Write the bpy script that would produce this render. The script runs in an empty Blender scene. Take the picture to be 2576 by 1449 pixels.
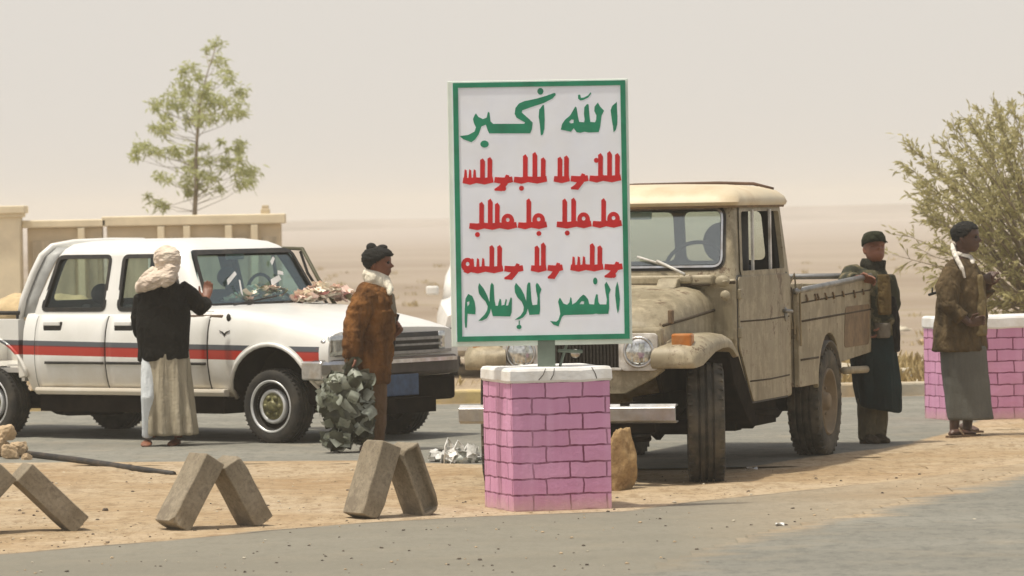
import bpy, bmesh, math, random
import numpy as np
from mathutils import Vector, Matrix, noise
from mathutils.geometry import tessellate_polygon
random.seed(7)
SC = bpy.context.scene
COL = SC.collection
# ------------------------------------------------------------------ camera
F, U0, V0, HC, RHO = 12000.0, 1288.0, 532.0, 1.8, math.radians(1.0)
CR, SR = math.cos(RHO), math.sin(RHO)
cam_d = bpy.data.cameras.new('camera')
cam = bpy.data.objects.new('camera', cam_d)
COL.objects.link(cam)
cam_d.sensor_width = 36.0
cam_d.lens = F / 2576 * 36.0
cam_d.shift_y = -(724.5 - V0) / 2576
cam_d.clip_end = 4000
cam_d.dof.use_dof = True
cam_d.dof.focus_distance = 31.0
cam_d.dof.aperture_fstop = 6.3
cam.matrix_world = Matrix(((CR, SR, 0, 0), (0, 0, -1, 0), (-SR, CR, 0, HC), (0, 0, 0, 1)))
SC.camera = cam
# ------------------------------------------------------------------ light
SUN_DIR = Vector((-0.27, -0.12, 0.955)).normalized()
EL = math.asin(SUN_DIR.z)
AZ = math.atan2(SUN_DIR.x, SUN_DIR.y)
w = bpy.data.worlds.new("World"); SC.world = w; w.use_nodes = True
nt = w.node_tree; nt.nodes.clear()
sky = nt.nodes.new('ShaderNodeTexSky'); sky.sky_type = 'NISHITA'; sky.sun_disc = False
sky.sun_elevation = EL; sky.sun_rotation = AZ; sky.dust_density = 8.0; sky.air_density = 1.0
mixw = nt.nodes.new('ShaderNodeMixRGB'); mixw.inputs[0].default_value = 0.6
geo = nt.nodes.new('ShaderNodeTexCoord'); sepw = nt.nodes.new('ShaderNodeSeparateXYZ'); nt.links.new(geo.outputs['Generated'], sepw.inputs[0])
rw = nt.nodes.new('ShaderNodeMapRange'); rw.inputs[1].default_value = .10; rw.inputs[2].default_value = .75; rw.inputs[3].default_value = .80; rw.inputs[4].default_value = .25   # the dust thins towards the zenith
nt.links.new(sepw.outputs[2], rw.inputs[0]); nt.links.new(rw.outputs[0], mixw.inputs[0])
mixw.inputs[2].default_value = (9.2, 8.72, 8.08, 1)      # airborne dust: a pale even veil over the sky
bg = nt.nodes.new('ShaderNodeBackground'); bg.inputs[1].default_value = 0.1
ow = nt.nodes.new('ShaderNodeOutputWorld')
nt.links.new(sky.outputs[0], mixw.inputs[1]); nt.links.new(mixw.outputs[0], bg.inputs[0]); nt.links.new(bg.outputs[0], ow.inputs[0])
sd = bpy.data.lights.new('sun', 'SUN'); sd.energy = 3.3; sd.angle = math.radians(2.5); sd.color = (1.0, 0.94, 0.80)
sun = bpy.data.objects.new('sun', sd); COL.objects.link(sun)
sun.rotation_euler = SUN_DIR.to_track_quat('Z', 'Y').to_euler()
SC.view_settings.view_transform = 'Standard'
try: SC.view_settings.look = 'None'
except Exception: pass
SC.view_settings.exposure = 0.0; SC.view_settings.gamma = 1.0
SC.render.engine = 'CYCLES'
cy = SC.cycles
cy.use_denoising = True
try: cy.denoiser = 'OPENIMAGEDENOISE'
except Exception: pass
cy.max_bounces = 8; cy.diffuse_bounces = 3; cy.glossy_bounces = 3; cy.transmission_bounces = 4
cy.transparent_max_bounces = 12; cy.volume_bounces = 1
cy.sample_clamp_indirect = 6
# ------------------------------------------------------------------ measuring helpers
CAMP = Vector((0, 0, HC))
def ray(x, y):
    u, v = x - U0, y - V0
    return Vector((u * CR - v * SR, F, -(v * CR + u * SR)))
def G(x, y, z=0.0):
    d = ray(x, y); return CAMP + d * ((z - HC) / d.z)
def at(x, y, Y):
    return CAMP + ray(x, y) * (Y / F)
# ------------------------------------------------------------------ mesh helpers
def lerp(a, b, t): return a + (b - a) * t
def itp(x, xs, ys): return float(np.interp(x, xs, ys))
class MB:
    def __init__(s): s.v = []; s.f = []; s.m = []; s.s = []
    def add(s, vs, fs, mi=0, sm=False):
        o = len(s.v); s.v += [tuple(p) for p in vs]
        for f in fs: s.f.append(tuple(i + o for i in f)); s.m.append(mi); s.s.append(sm)
    def box(s, c, sz, R=None, mi=0):
        hx, hy, hz = sz[0] / 2, sz[1] / 2, sz[2] / 2
        vs = [Vector((x, y, z)) for x in (-hx, hx) for y in (-hy, hy) for z in (-hz, hz)]
        if R is not None: vs = [R @ p for p in vs]
        c = Vector(c)
        s.add([p + c for p in vs], [(0, 1, 3, 2), (4, 6, 7, 5), (0, 4, 5, 1), (2, 3, 7, 6), (0, 2, 6, 4), (1, 5, 7, 3)], mi)
    def rings(s, R, mi=0, sm=True, cap=True, closed=True):
        n = len(R[0]); vs = [p for r in R for p in r]; fs = []
        for i in range(len(R) - 1):
            for j in range(n if closed else n - 1):
                k = (j + 1) % n
                fs.append((i * n + j, i * n + k, (i + 1) * n + k, (i + 1) * n + j))
        if cap:
            fs.append(tuple(reversed(range(n)))); fs.append(tuple((len(R) - 1) * n + j for j in range(n)))
        s.add(vs, fs, mi, sm)
    def tube(s, pts, rad, n=10, mi=0, sm=True, flat=1.0):
        pts = [Vector(p) for p in pts]
        if not hasattr(rad, '__len__'): rad = [rad] * len(pts)
        R = []; up = None
        for i, p in enumerate(pts):
            a = pts[max(0, i - 1)]; b = pts[min(len(pts) - 1, i + 1)]
            d = (b - a).normalized()
            if up is None:
                up = Vector((0, 0, 1)) if abs(d.z) < .9 else Vector((1, 0, 0))
            x = d.cross(up).normalized(); up = x.cross(d).normalized()
            R.append([p + x * math.cos(2 * math.pi * k / n) * rad[i] + up * math.sin(2 * math.pi * k / n) * rad[i] * flat for k in range(n)])
        s.rings(R, mi, sm)
    def cyl(s, a, b, r0, r1=None, n=16, mi=0, sm=True):
        s.tube([a, b], [r0, r0 if r1 is None else r1], n, mi, sm)
    def ell(s, c, r, nu=14, nv=9, mi=0, R=None):
        c = Vector(c); rr = []
        for i in range(nv + 1):
            t = math.pi * (0.02 + .96 * i / nv)
            ring = []
            for j in range(nu):
                a = 2 * math.pi * j / nu
                p = Vector((r[0] * math.sin(t) * math.cos(a), r[1] * math.sin(t) * math.sin(a), -r[2] * math.cos(t)))
                ring.append(c + (R @ p if R is not None else p))
            rr.append(ring)
        s.rings(rr, mi, True)
    def prism(s, poly, fn, d0, d1, mi=0, sm=False):
        """poly: 2d outline; fn(a, b, d) -> point; extruded from d0 to d1"""
        n = len(poly)
        vs = [fn(a, b, d0) for a, b in poly] + [fn(a, b, d1) for a, b in poly]
        fs = [(i, (i + 1) % n, n + (i + 1) % n, n + i) for i in range(n)]
        tri = tessellate_polygon([[Vector((a, b, 0)) for a, b in poly]])
        fs += [tuple(reversed(t)) for t in tri] + [tuple(n + i for i in t) for t in tri]
        s.add(vs, fs, mi, sm)
    def lathe(s, prof, c, axis='y', n=40, mi=0, sm=True, close=False):
        """prof: (radius, offset along axis)"""
        c = Vector(c); R = []
        for k in range(n):
            a = 2 * math.pi * k / n; ring = []
            for r, t in prof:
                if axis == 'y': ring.append(c + Vector((r * math.cos(a), t, r * math.sin(a))))
                elif axis == 'z': ring.append(c + Vector((r * math.cos(a), r * math.sin(a), t)))
                else: ring.append(c + Vector((t, r * math.cos(a), r * math.sin(a))))
            R.append(ring)
        m = len(prof); vs = [p for r in R for p in r]; fs = []
        for k in range(n):
            q = (k + 1) % n
            for j in range(m if close else m - 1):
                l = (j + 1) % m
                fs.append((k * m + j, q * m + j, q * m + l, k * m + l))
        s.add(vs, fs, mi, sm)
    def grid(s, fn, nu, nv, mi=0, sm=True):
        vs = [fn(i / nu, j / nv) for i in range(nu + 1) for j in range(nv + 1)]
        m = nv + 1
        s.add(vs, [(i * m + j, (i + 1) * m + j, (i + 1) * m + j + 1, i * m + j + 1) for i in range(nu) for j in range(nv)], mi, sm)
    def mesh(s, name='m'):
        me = bpy.data.meshes.new(name); me.from_pydata(s.v, [], s.f)
        me.polygons.foreach_set('material_index', s.m); me.polygons.foreach_set('use_smooth', s.s)
        me.update(); return me
    def build(s, name, mats, parent=None, bevel=0, seg=2, solid=0, off=-1, fix=True, sub=0, sharp=None):
        me = s.mesh(name)
        if fix:
            bm = bmesh.new(); bm.from_mesh(me); bmesh.ops.recalc_face_normals(bm, faces=bm.faces[:]); bm.to_mesh(me); bm.free()
        if sharp: me.set_sharp_from_angle(angle=math.radians(sharp))
        return finish(name, me, mats, parent, bevel, seg, solid, off, sub)
def finish(name, me, mats, parent=None, bevel=0, seg=2, solid=0, off=-1, sub=0):
    if not isinstance(mats, (list, tuple)): mats = [mats]
    for m in mats: me.materials.append(m)
    o = bpy.data.objects.new(name, me); COL.objects.link(o)
    if parent is not None: o.parent = parent
    if solid:
        q = o.modifiers.new('solid', 'SOLIDIFY'); q.thickness = solid; q.offset = off
    if sub:
        q = o.modifiers.new('sub', 'SUBSURF'); q.levels = sub; q.render_levels = sub
    if bevel:
        q = o.modifiers.new('bevel', 'BEVEL'); q.width = bevel; q.segments = seg; q.limit_method = 'ANGLE'; q.angle_limit = math.radians(40)
    return o
def evalmesh(o):
    dg = bpy.context.evaluated_depsgraph_get(); dg.update()
    return bpy.data.meshes.new_from_object(o.evaluated_get(dg))
def boolean(me, cutters, op='DIFFERENCE'):
    """cut meshes (material index 1 on cut faces) out of me"""
    for q in [me] + list(cutters):
        bm = bmesh.new(); bm.from_mesh(q); bmesh.ops.recalc_face_normals(bm, faces=bm.faces[:]); bm.to_mesh(q); bm.free()
    o = bpy.data.objects.new('tmp_cut', me); COL.objects.link(o); tmp = []
    d = [bpy.data.materials.get('tmpA') or bpy.data.materials.new('tmpA'), bpy.data.materials.get('tmpB') or bpy.data.materials.new('tmpB')]
    for q in d: me.materials.append(q)
    for c in cutters:
        for q in d: c.materials.append(q)
        co = bpy.data.objects.new('tmp_cutter', c); COL.objects.link(co); tmp.append(co)
        m = o.modifiers.new('b', 'BOOLEAN'); m.operation = op; m.solver = 'EXACT'; m.object = co
    r = evalmesh(o); ix = [p.material_index for p in r.polygons]; r.materials.clear(); r.polygons.foreach_set('material_index', ix)
    for t in tmp + [o]: bpy.data.objects.remove(t)
    return r
def fuse(mb, voxel, smooth=3, fac=.5):
    me = mb.mesh('tmp_fuse')
    bm = bmesh.new(); bm.from_mesh(me); bmesh.ops.recalc_face_normals(bm, faces=bm.faces[:]); bm.to_mesh(me); bm.free()
    o = bpy.data.objects.new('tmp_fuse', me); COL.objects.link(o)
    r = o.modifiers.new('r', 'REMESH'); r.mode = 'VOXEL'; r.voxel_size = voxel
    if smooth:
        q = o.modifiers.new('s', 'SMOOTH'); q.factor = fac; q.iterations = smooth
    out = evalmesh(o); out.materials.clear(); bpy.data.objects.remove(o)
    out.polygons.foreach_set('use_smooth', [True] * len(out.polygons))
    return out
def wrinkle(me, fn):
    me.update(); n = len(me.vertices)
    no = [v.normal.copy() for v in me.vertices]
    for v, q in zip(me.vertices, no): v.co = v.co + q * fn(v.co, q)
    me.update()
def fbm(p, o=3):
    r = 0; a = 1; q = Vector(p)
    for _ in range(o): r += a * noise.noise(q); a *= .5; q = q * 2.1
    return r
def thing(name, label, cat, loc, rotz=0, group=None):
    o = bpy.data.objects.new(name, None); COL.objects.link(o); o.empty_display_size = .2
    o.location = loc; o.rotation_euler = (0, 0, rotz); return tag(o, label, cat, group)
def tag(o, label, cat, group=None):
    o['label'] = label; o['category'] = cat
    if group: o['group'] = group
    return o
def struct(o, kind='structure'): o['kind'] = kind; return o
def empty(name, parent, loc=(0, 0, 0), rot=(0, 0, 0)):
    o = bpy.data.objects.new(name, None); COL.objects.link(o); o.parent = parent; o.location = loc; o.rotation_euler = rot; o.empty_display_size = .1; return o
def rr2(x0, x1, y0, y1, r, n=4):
    """rounded rectangle outline"""
    out = []
    for cx, cy_, a0 in ((x1 - r, y1 - r, 0), (x0 + r, y1 - r, 90), (x0 + r, y0 + r, 180), (x1 - r, y0 + r, 270)):
        for k in range(n + 1):
            a = math.radians(a0 + 90 * k / n); out.append((cx + r * math.cos(a), cy_ + r * math.sin(a)))
    return out
def roundpoly(pts, r, n=4):
    out = []; m = len(pts)
    for i in range(m):
        p = Vector(pts[i]); a = (Vector(pts[i - 1]) - p); b = (Vector(pts[(i + 1) % m]) - p)
        k = min(r, a.length * .45, b.length * .45); A = p + a.normalized() * k; B = p + b.normalized() * k
        for j in range(n + 1):
            t = j / n; q = A * (1 - t) ** 2 + p * 2 * t * (1 - t) + B * t * t; out.append((q.x, q.y))
    return out
def offpoly(pts, d):
    """push a convex outline outwards by d"""
    c = sum((Vector(p) for p in pts), Vector((0, 0))) / len(pts); out = []
    for i, p in enumerate(pts):
        a = Vector(pts[i - 1]); b = Vector(pts[(i + 1) % len(pts)]); t = (b - a).normalized(); nrm = Vector((t.y, -t.x))
        if nrm.dot(Vector(p) - c) < 0: nrm = -nrm
        q = Vector(p) + nrm * d; out.append((q.x, q.y))
    return out
# ------------------------------------------------------------------ materials
def newmat(name):
    m = bpy.data.materials.new(name); m.use_nodes = True; t = m.node_tree
    return m, t, t.nodes['Principled BSDF']
def N(t, ty, **kw):
    n = t.nodes.new(ty)
    for k, v in kw.items(): setattr(n, k, v)
    return n
def obco(t): return N(t, 'ShaderNodeTexCoord').outputs['Object']
def noisetex(t, co, scale, det=4, rough=.6, stretch=None):
    n = N(t, 'ShaderNodeTexNoise'); n.inputs['Scale'].default_value = scale; n.inputs['Detail'].default_value = det; n.inputs['Roughness'].default_value = rough
    if stretch:
        mp = N(t, 'ShaderNodeMapping'); mp.inputs['Scale'].default_value = stretch; t.links.new(co, mp.inputs[0]); co = mp.outputs[0]
    t.links.new(co, n.inputs['Vector']); return n.outputs['Fac']
def ramp(t, f, stops, const=False):
    r = N(t, 'ShaderNodeValToRGB'); e = r.color_ramp
    if const: e.interpolation = 'CONSTANT'
    while len(e.elements) < len(stops): e.elements.new(0.5)
    for q, (p, c) in zip(e.elements, stops):
        q.position = p; q.color = (c, c, c, 1) if not hasattr(c, '__len__') else tuple(c) + (1,)
    t.links.new(f, r.inputs[0]); return r.outputs[0]
def mix(t, f, a, b, ty='MIX'):
    n = N(t, 'ShaderNodeMixRGB', blend_type=ty)
    for i, q in zip((0, 1, 2), (f, a, b)):
        if isinstance(q, (int, float)): n.inputs[i].default_value = q if i == 0 else (q, q, q, 1)
        elif hasattr(q, '__len__'): n.inputs[i].default_value = tuple(q) + (1,)
        else: t.links.new(q, n.inputs[i])
    return n.outputs[0]
def math_(t, op, a, b=0.0):
    n = N(t, 'ShaderNodeMath', operation=op)
    for i, q in enumerate((a, b)):
        if isinstance(q, (int, float)): n.inputs[i].default_value = q
        else: t.links.new(q, n.inputs[i])
    return n.outputs[0]
def bump(t, b, h, s=.3, d=.01):
    n = N(t, 'ShaderNodeBump'); n.inputs['Strength'].default_value = s; n.inputs['Distance'].default_value = d
    t.links.new(h, n.inputs['Height']); t.links.new(n.outputs[0], b.inputs['Normal'])
def mat(name, col, rough=.6, metal=0, var=.25, scale=6, bmp=0, bscale=40, dust=None, coat=0, spec=None, col2=None, stretch=None):
    """plain surface with uneven tone, optional dust blotches and fine relief"""
    m, t, b = newmat(name); co = obco(t)
    f = noisetex(t, co, scale, stretch=stretch)
    lo = tuple(c * (1 - var) for c in col) if col2 is None else col2
    hi = tuple(min(1, c * (1 + var * .5)) for c in col) if col2 is None else col
    c = ramp(t, f, [(.32, lo), (.66, hi)])
    if dust:
        g = ramp(t, noisetex(t, co, dust[1], 5), [(.42, 0), (.68, dust[2])]); c = mix(t, g, c, dust[0])
    t.links.new(c, b.inputs['Base Color'])
    b.inputs['Roughness'].default_value = rough; b.inputs['Metallic'].default_value = metal
    if coat: b.inputs['Coat Weight'].default_value = coat; b.inputs['Coat Roughness'].default_value = .08
    if spec is not None: b.inputs['Specular IOR Level'].default_value = spec
    if bmp: bump(t, b, noisetex(t, co, bscale, 3), bmp, .01)
    return m
def glassmat(name, tint, rough=.03, gl=.12):
    m = bpy.data.materials.new(name); m.use_nodes = True; t = m.node_tree; t.nodes.clear()
    o = N(t, 'ShaderNodeOutputMaterial'); tr = N(t, 'ShaderNodeBsdfTransparent'); g = N(t, 'ShaderNodeBsdfGlossy'); mx = N(t, 'ShaderNodeMixShader')
    tr.inputs[0].default_value = tuple(tint) + (1,); g.inputs['Roughness'].default_value = rough; g.inputs[0].default_value = (.9, .95, .97, 1)
    fr = N(t, 'ShaderNodeLayerWeight'); fr.inputs[0].default_value = .5
    t.links.new(math_(t, 'ADD', math_(t, 'MULTIPLY', math_(t, 'POWER', fr.outputs['Facing'], 3.5), .7), gl), mx.inputs[0])
    t.links.new(tr.outputs[0], mx.inputs[1]); t.links.new(g.outputs[0], mx.inputs[2]); t.links.new(mx.outputs[0], o.inputs[0])
    return m
DUST = (.50, .38, .23)
SANDC = [(.50, .345, .195), (.41, .28, .155), (.56, .41, .25)]
def sandcolor(t, co, pale=0.0):
    a = ramp(t, noisetex(t, co, .55, 5), [(.35, (.36, .25, .14)), (.5, (.43, .33, .21)), (.68, (.47, .385, .275))])
    b_ = noisetex(t, co, 14, 5, .7)
    c = mix(t, ramp(t, b_, [(.34, .6), (.56, 0)]), a, (.27, .20, .125))
    c = mix(t, ramp(t, noisetex(t, co, 3.5, 6, .75, stretch=(.5, 1.4, 1)), [(.5, 0), (.66, .55)]), c, (.52, .43, .31))
    c = mix(t, ramp(t, noisetex(t, co, 8, 6, .8, stretch=(1, .35, 1)), [(.40, .6), (.50, 0)]), c, (.25, .175, .10))
    c = mix(t, ramp(t, noisetex(t, co, 26, 3, .7, stretch=(1, .4, 1)), [(.60, 0), (.68, .8)]), c, (.17, .125, .08))
    return c
def asphaltcolor(t, co, base=.20):
    k = base
    a = ramp(t, noisetex(t, co, .5, 4, stretch=(.35, 1.6, 1)), [(.35, (k * .84, k * .82, k * .70)), (.65, (k * 1.15, k * 1.12, k * .96))])
    g = noisetex(t, co, 9, 6, .85, stretch=(.8, .4, 1))
    a = mix(t, ramp(t, g, [(.38, .7), (.52, 0)]), a, (k * .60, k * .60, k * .53))
    a = mix(t, ramp(t, noisetex(t, co, 30, 4, .8, stretch=(1, .4, 1)), [(.56, 0), (.68, .6)]), a, (k * 1.35, k * 1.3, k * 1.1))
    return mix(t, ramp(t, noisetex(t, co, 1.7, 5), [(.52, 0), (.74, .30)]), a, (.36, .30, .21))
# ================================================================== STRUCTURE: ground and roads
def sdist(p, L):
    """signed distance to a polyline; positive on its right-hand (camera) side"""
    best = 1e9; sg = 1
    for a, b in zip(L, L[1:]):
        d = b - a; t = max(0, min(1, (p - a).dot(d) / d.dot(d))); q = a + d * t; e = (p - q).length
        if e < best:
            best = e; sg = 1 if d.x * (p.y - a.y) - d.y * (p.x - a.x) < 0 else -1
    return best * sg
def g2(x, y): q = G(x, y); return Vector((q.x, q.y))
SH = [Vector((-40, 20.0))] + [g2(*p) for p in ((-600, 1452), (0, 1395), (400, 1362), (850, 1320), (1150, 1303), (1300, 1297), (1560, 1288), (1750, 1262), (2050, 1232), (2300, 1205), (2576, 1165))] + [Vector((12, 41)), Vector((40, 75))]
NR = [Vector((-14, 13))] + [g2(*p) for p in ((1250, 1560), (1500, 1500), (1700, 1420), (1900, 1352), (2100, 1316), (2300, 1265), (2576, 1190))] + [Vector((10.5, 40)), Vector((38, 75))]
FN = [Vector((-60, 37.5)), Vector((-8, 35.8))] + [g2(*p) for p in ((0, 1166), (450, 1163), (900, 1160), (1250, 1172), (1620, 1190), (1880, 1176), (2060, 1149), (2250, 1126), (2370, 1096), (2440, 1068), (2500, 1046))] + [Vector((9, 46)), Vector((12, 60))]
def far_d(p):  # inside the far road: beyond its near edge and before the kerb
    return min(-sdist(p, FN), 44.75 - p.y)
def xs_(lo, hi, step, reach, grow=1.35):
    a = list(np.arange(lo, hi + 1e-6, step)); s = step; x = hi
    while x < reach: s *= grow; x += s; a.append(x)
    s = step; x = lo; b = []
    while x > -reach: s *= grow; x -= s; b.append(x)
    return b[::-1] + a
gx = xs_(-5.5, 6.5, .11, 900); gy = [-60, -20, 0, 10, 15] + list(np.arange(19, 37, .11)) + list(np.arange(37.3, 46, .35)) + list(np.arange(46.5, 80, 1.2)) + [84, 90, 98, 108, 120, 140, 165, 200, 250, 320, 420, 600, 900, 1400]
vs = []
for y in gy:
    for x in gx:
        p = Vector((x, y)); z = -.006
        if 19 < y < 47 and -7 < x < 8:
            d = max(far_d(p), sdist(p, SH))
            k = max(0, min(1, (-d - .05) / .5))
            z = -.008 + k * (.016 + .02 * fbm((x * 1.6, y * 1.1, 0), 4) + .006 * noise.noise(Vector((x * 9, y * 9, 3))))
        elif y >= 47: z = .02 + .10 * fbm((x * .12, y * .1, 5), 3) * min(1, (y - 46) / 10)
        if y > 300: z = -.2 + 1.0 * fbm((x * .01, y * .01, 9), 3)
        vs.append((x, y, z))
nx = len(gx)
me = bpy.data.meshes.new('ground')
me.from_pydata(vs, [], [(j * nx + i, j * nx + i + 1, (j + 1) * nx + i + 1, (j + 1) * nx + i) for j in range(len(gy) - 1) for i in range(nx - 1)])
me.polygons.foreach_set('use_smooth', [True] * len(me.polygons))
m, t, b = newmat('sand'); co = obco(t)
c = sandcolor(t, co)
sep = N(t, 'ShaderNodeSeparateXYZ'); t.links.new(co, sep.inputs[0])
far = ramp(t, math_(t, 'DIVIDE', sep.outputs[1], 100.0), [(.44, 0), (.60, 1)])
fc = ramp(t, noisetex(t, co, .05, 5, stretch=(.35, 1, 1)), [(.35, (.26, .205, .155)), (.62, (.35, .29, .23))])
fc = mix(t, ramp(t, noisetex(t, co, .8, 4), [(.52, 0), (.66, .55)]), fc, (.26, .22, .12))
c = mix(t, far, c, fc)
haze_tint = ramp(t, math_(t, 'DIVIDE', sep.outputs[1], 1000.0), [(.09, 0), (.42, 1)])
c = mix(t, haze_tint, c, (.395, .355, .32))  # distant ground paled in its colour, standing in for haze
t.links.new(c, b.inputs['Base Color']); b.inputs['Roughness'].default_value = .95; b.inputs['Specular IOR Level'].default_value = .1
h = math_(t, 'ADD', noisetex(t, co, 30, 5, .7), noisetex(t, co, 160, 2)); bump(t, b, h, .55, .012)
struct(finish('ground', me, m))

def sheet(name, xs, ys, z, dfn, cut, m, extra=None):
    vs = []; att = []; ex = []; keep = []
    for y in ys:
        for x in xs:
            p = Vector((x, y)); d = dfn(p); vs.append((x, y, z)); att.append(d); ex.append(extra(p) if extra else 1.0)
    n = len(xs); fs = []
    for j in range(len(ys) - 1):
        for i in range(n - 1):
            q = (j * n + i, j * n + i + 1, (j + 1) * n + i + 1, (j + 1) * n + i)
            if max(att[k] for k in q) > cut: fs.append(q)
    me = bpy.data.meshes.new(name); me.from_pydata(vs, [], fs)
    for nm, data in (('edge', att), ('amount', ex)):
        a = me.attributes.new(nm, 'FLOAT', 'POINT'); a.data.foreach_set('value', data)
    bm = bmesh.new(); bm.from_mesh(me); bmesh.ops.delete(bm, geom=[v for v in bm.verts if not v.link_faces], context='VERTS'); bm.to_mesh(me); bm.free()
    return struct(finish(name, me, m))
def roadmat(name, base, soft, gravel=False, tint=None, margin=False):
    m, t, b = newmat(name); co = obco(t)
    at_ = N(t, 'ShaderNodeAttribute', attribute_name='edge'); am = N(t, 'ShaderNodeAttribute', attribute_name='amount')
    nz = math_(t, 'MULTIPLY', math_(t, 'SUBTRACT', noisetex(t, co, 1.3, 6, .7, stretch=(.6, 1.6, 1)), .5), soft * 3.2)
    e = math_(t, 'ADD', at_.outputs['Fac'], nz)
    f = ramp(t, math_(t, 'ADD', math_(t, 'DIVIDE', e, soft * 2), .5), [(.35, 0), (.75, 1)])
    if not margin: f = math_(t, 'MULTIPLY', f, am.outputs['Fac'])
    a = asphaltcolor(t, co, base)
    if gravel: a = mix(t, ramp(t, noisetex(t, co, 35, 4, .8), [(.36, .75), (.52, 0)]), a, (.15, .135, .10))
    if tint:
        a = mix(t, .5, a, tint)
        a = mix(t, ramp(t, math_(t, 'ADD', math_(t, 'MULTIPLY', math_(t, 'ADD', at_.outputs['Fac'], math_(t, 'MULTIPLY', noisetex(t, co, 3, 4), .12)), 2.0), .0), [(.10, 0), (.15, .75), (.19, .75), (.26, 0)]), a, (.07, .06, .045))
    sc = sandcolor(t, co)
    if margin: sc = mix(t, am.outputs['Fac'], sc, mix(t, ramp(t, noisetex(t, co, 35, 4, .8), [(.36, .75), (.52, 0)]), mix(t, .5, asphaltcolor(t, co, .20), (.235, .215, .165)), (.17, .145, .10)))
    c = mix(t, f, sc, a)
    t.links.new(c, b.inputs['Base Color']); b.inputs['Roughness'].default_value = .88; b.inputs['Specular IOR Level'].default_value = .2
    bump(t, b, noisetex(t, co, 90 if not gravel else 40, 4, .8), .45, .008)
    return m
xs = list(np.arange(-6, 8, .2)); 
sheet('gravel_shoulder', [-40, -25, -15, -9] + xs + [9, 12, 18, 30], list(np.arange(10, 20, 1)) + list(np.arange(20, 36, .2)) + [40, 50, 60, 75], .004,
      lambda p: sdist(p, SH), -.35, roadmat('shoulder_gravel', .20, .10, True, (.235, .215, .165)), lambda p: max(.25, min(1, 1 - (p.x - .8) / 2.4)))
sheet('near_road', [-40, -25, -15, -9] + list(np.arange(-6, -.5, .5)) + list(np.arange(-.5, 4.6, .07)) + [4.8, 5.2, 5.8, 6.6, 8, 9, 12, 18, 30, 45], list(np.arange(-20, 20, 2)) + list(np.arange(20, 34, .07)) + [34.3, 35, 36, 38, 40, 50, 60, 75], .008,
      lambda p: sdist(p, NR) + .10 * fbm((p.x * 1.5, p.y * 1.5, 0), 3), -.04, roadmat('road_asphalt', .205, .30, margin=True), lambda p: max(.1, min(1, 1 - (p.x - .6) / 1.6)))
sheet('far_road', [-60, -40, -25, -15, -9] + xs + [9, 12, 18, 30, 60], list(np.arange(33, 45, .2)) + [44.9], .0045,
      far_d, -.3, roadmat('dusty_asphalt', .22, .07))
# yellow painted kerb on the far side of the road
YEL = mat('kerb_paint', (.56, .44, .20), .85, var=.35, scale=3, dust=((.50, .40, .26), 4, .95), bmp=.3)
k = MB()
x = -30.0
while x < 40:
    k.box((x + .49, 44.92, .055), (.97, .28, .15), None, 0 if x < .4 else 1); x += 1.0
struct(k.build('road_kerb', [YEL, mat('bare_kerb', (.40, .36, .28), .9, var=.3, scale=3, dust=(DUST, 4, .8), bmp=.4)], bevel=.02))
rg = MB(); rxs = list(np.arange(-160, 260, 5.0))
rg.rings([[Vector((x, 720, -1)), Vector((x, 700, max(.2, 1.55 + .7 * fbm((x * .012, 3, 0), 3) + (.35 if x > 20 else -.5)))), Vector((x, 690, .6)), Vector((x, 660, -1))] for x in rxs], cap=False)
struct(rg.build('hills', mat('far_ridge', (.37, .33, .295), .95, var=.2, scale=.05)))

# ================================================================== trees, walls
BARK = mat('bark', (.30, .25, .18), .9, bmp=.5)
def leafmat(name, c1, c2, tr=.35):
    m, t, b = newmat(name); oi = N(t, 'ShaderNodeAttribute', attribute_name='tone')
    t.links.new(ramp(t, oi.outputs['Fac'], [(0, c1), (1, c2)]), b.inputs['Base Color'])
    b.inputs['Roughness'].default_value = .65; b.inputs['Specular IOR Level'].default_value = .25
    b.inputs['Subsurface Weight'].default_value = 0
    tl = N(t, 'ShaderNodeBsdfTranslucent'); tl.inputs[0].default_value = tuple(lerp(a, c, .7) for a, c in zip(c1, c2)) + (1,)
    mx = N(t, 'ShaderNodeMixShader'); mx.inputs[0].default_value = tr
    o = t.nodes['Material Output']; t.links.new(b.outputs[0], mx.inputs[1]); t.links.new(tl.outputs[0], mx.inputs[2]); t.links.new(mx.outputs[0], o.inputs[0])
    return m
def leaves(name, L, m, parent):
    """L: (position, direction, length, width, tone); each leaf a bent blade of two quads"""
    vs = []; fs = []; tone = []
    for p, d, l, w_, tn in L:
        s = d.cross(Vector((random.uniform(-1, 1), random.uniform(-1, 1), random.uniform(-1, 1))))
        if s.length < 1e-4: s = Vector((1, 0, 0))
        s = s.normalized() * w_ * .5; q = p + d * l * .5 + Vector((0, 0, -.04 * l)); e = p + d * l + Vector((0, 0, -.16 * l))
        o = len(vs); vs += [p - s * .35, p + s * .35, q + s, q - s, e + s * .2, e - s * .2]
        fs += [(o, o + 1, o + 2, o + 3), (o + 3, o + 2, o + 4, o + 5)]; tone += [tn] * 6
    me = bpy.data.meshes.new(name); me.from_pydata(vs, [], fs)
    a = me.attributes.new('tone', 'FLOAT', 'POINT'); a.data.foreach_set('value', tone)
    return finish(name, me, m, parent)
def rv(s=1.0): return Vector((random.gauss(0, s), random.gauss(0, s), random.gauss(0, s)))
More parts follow.
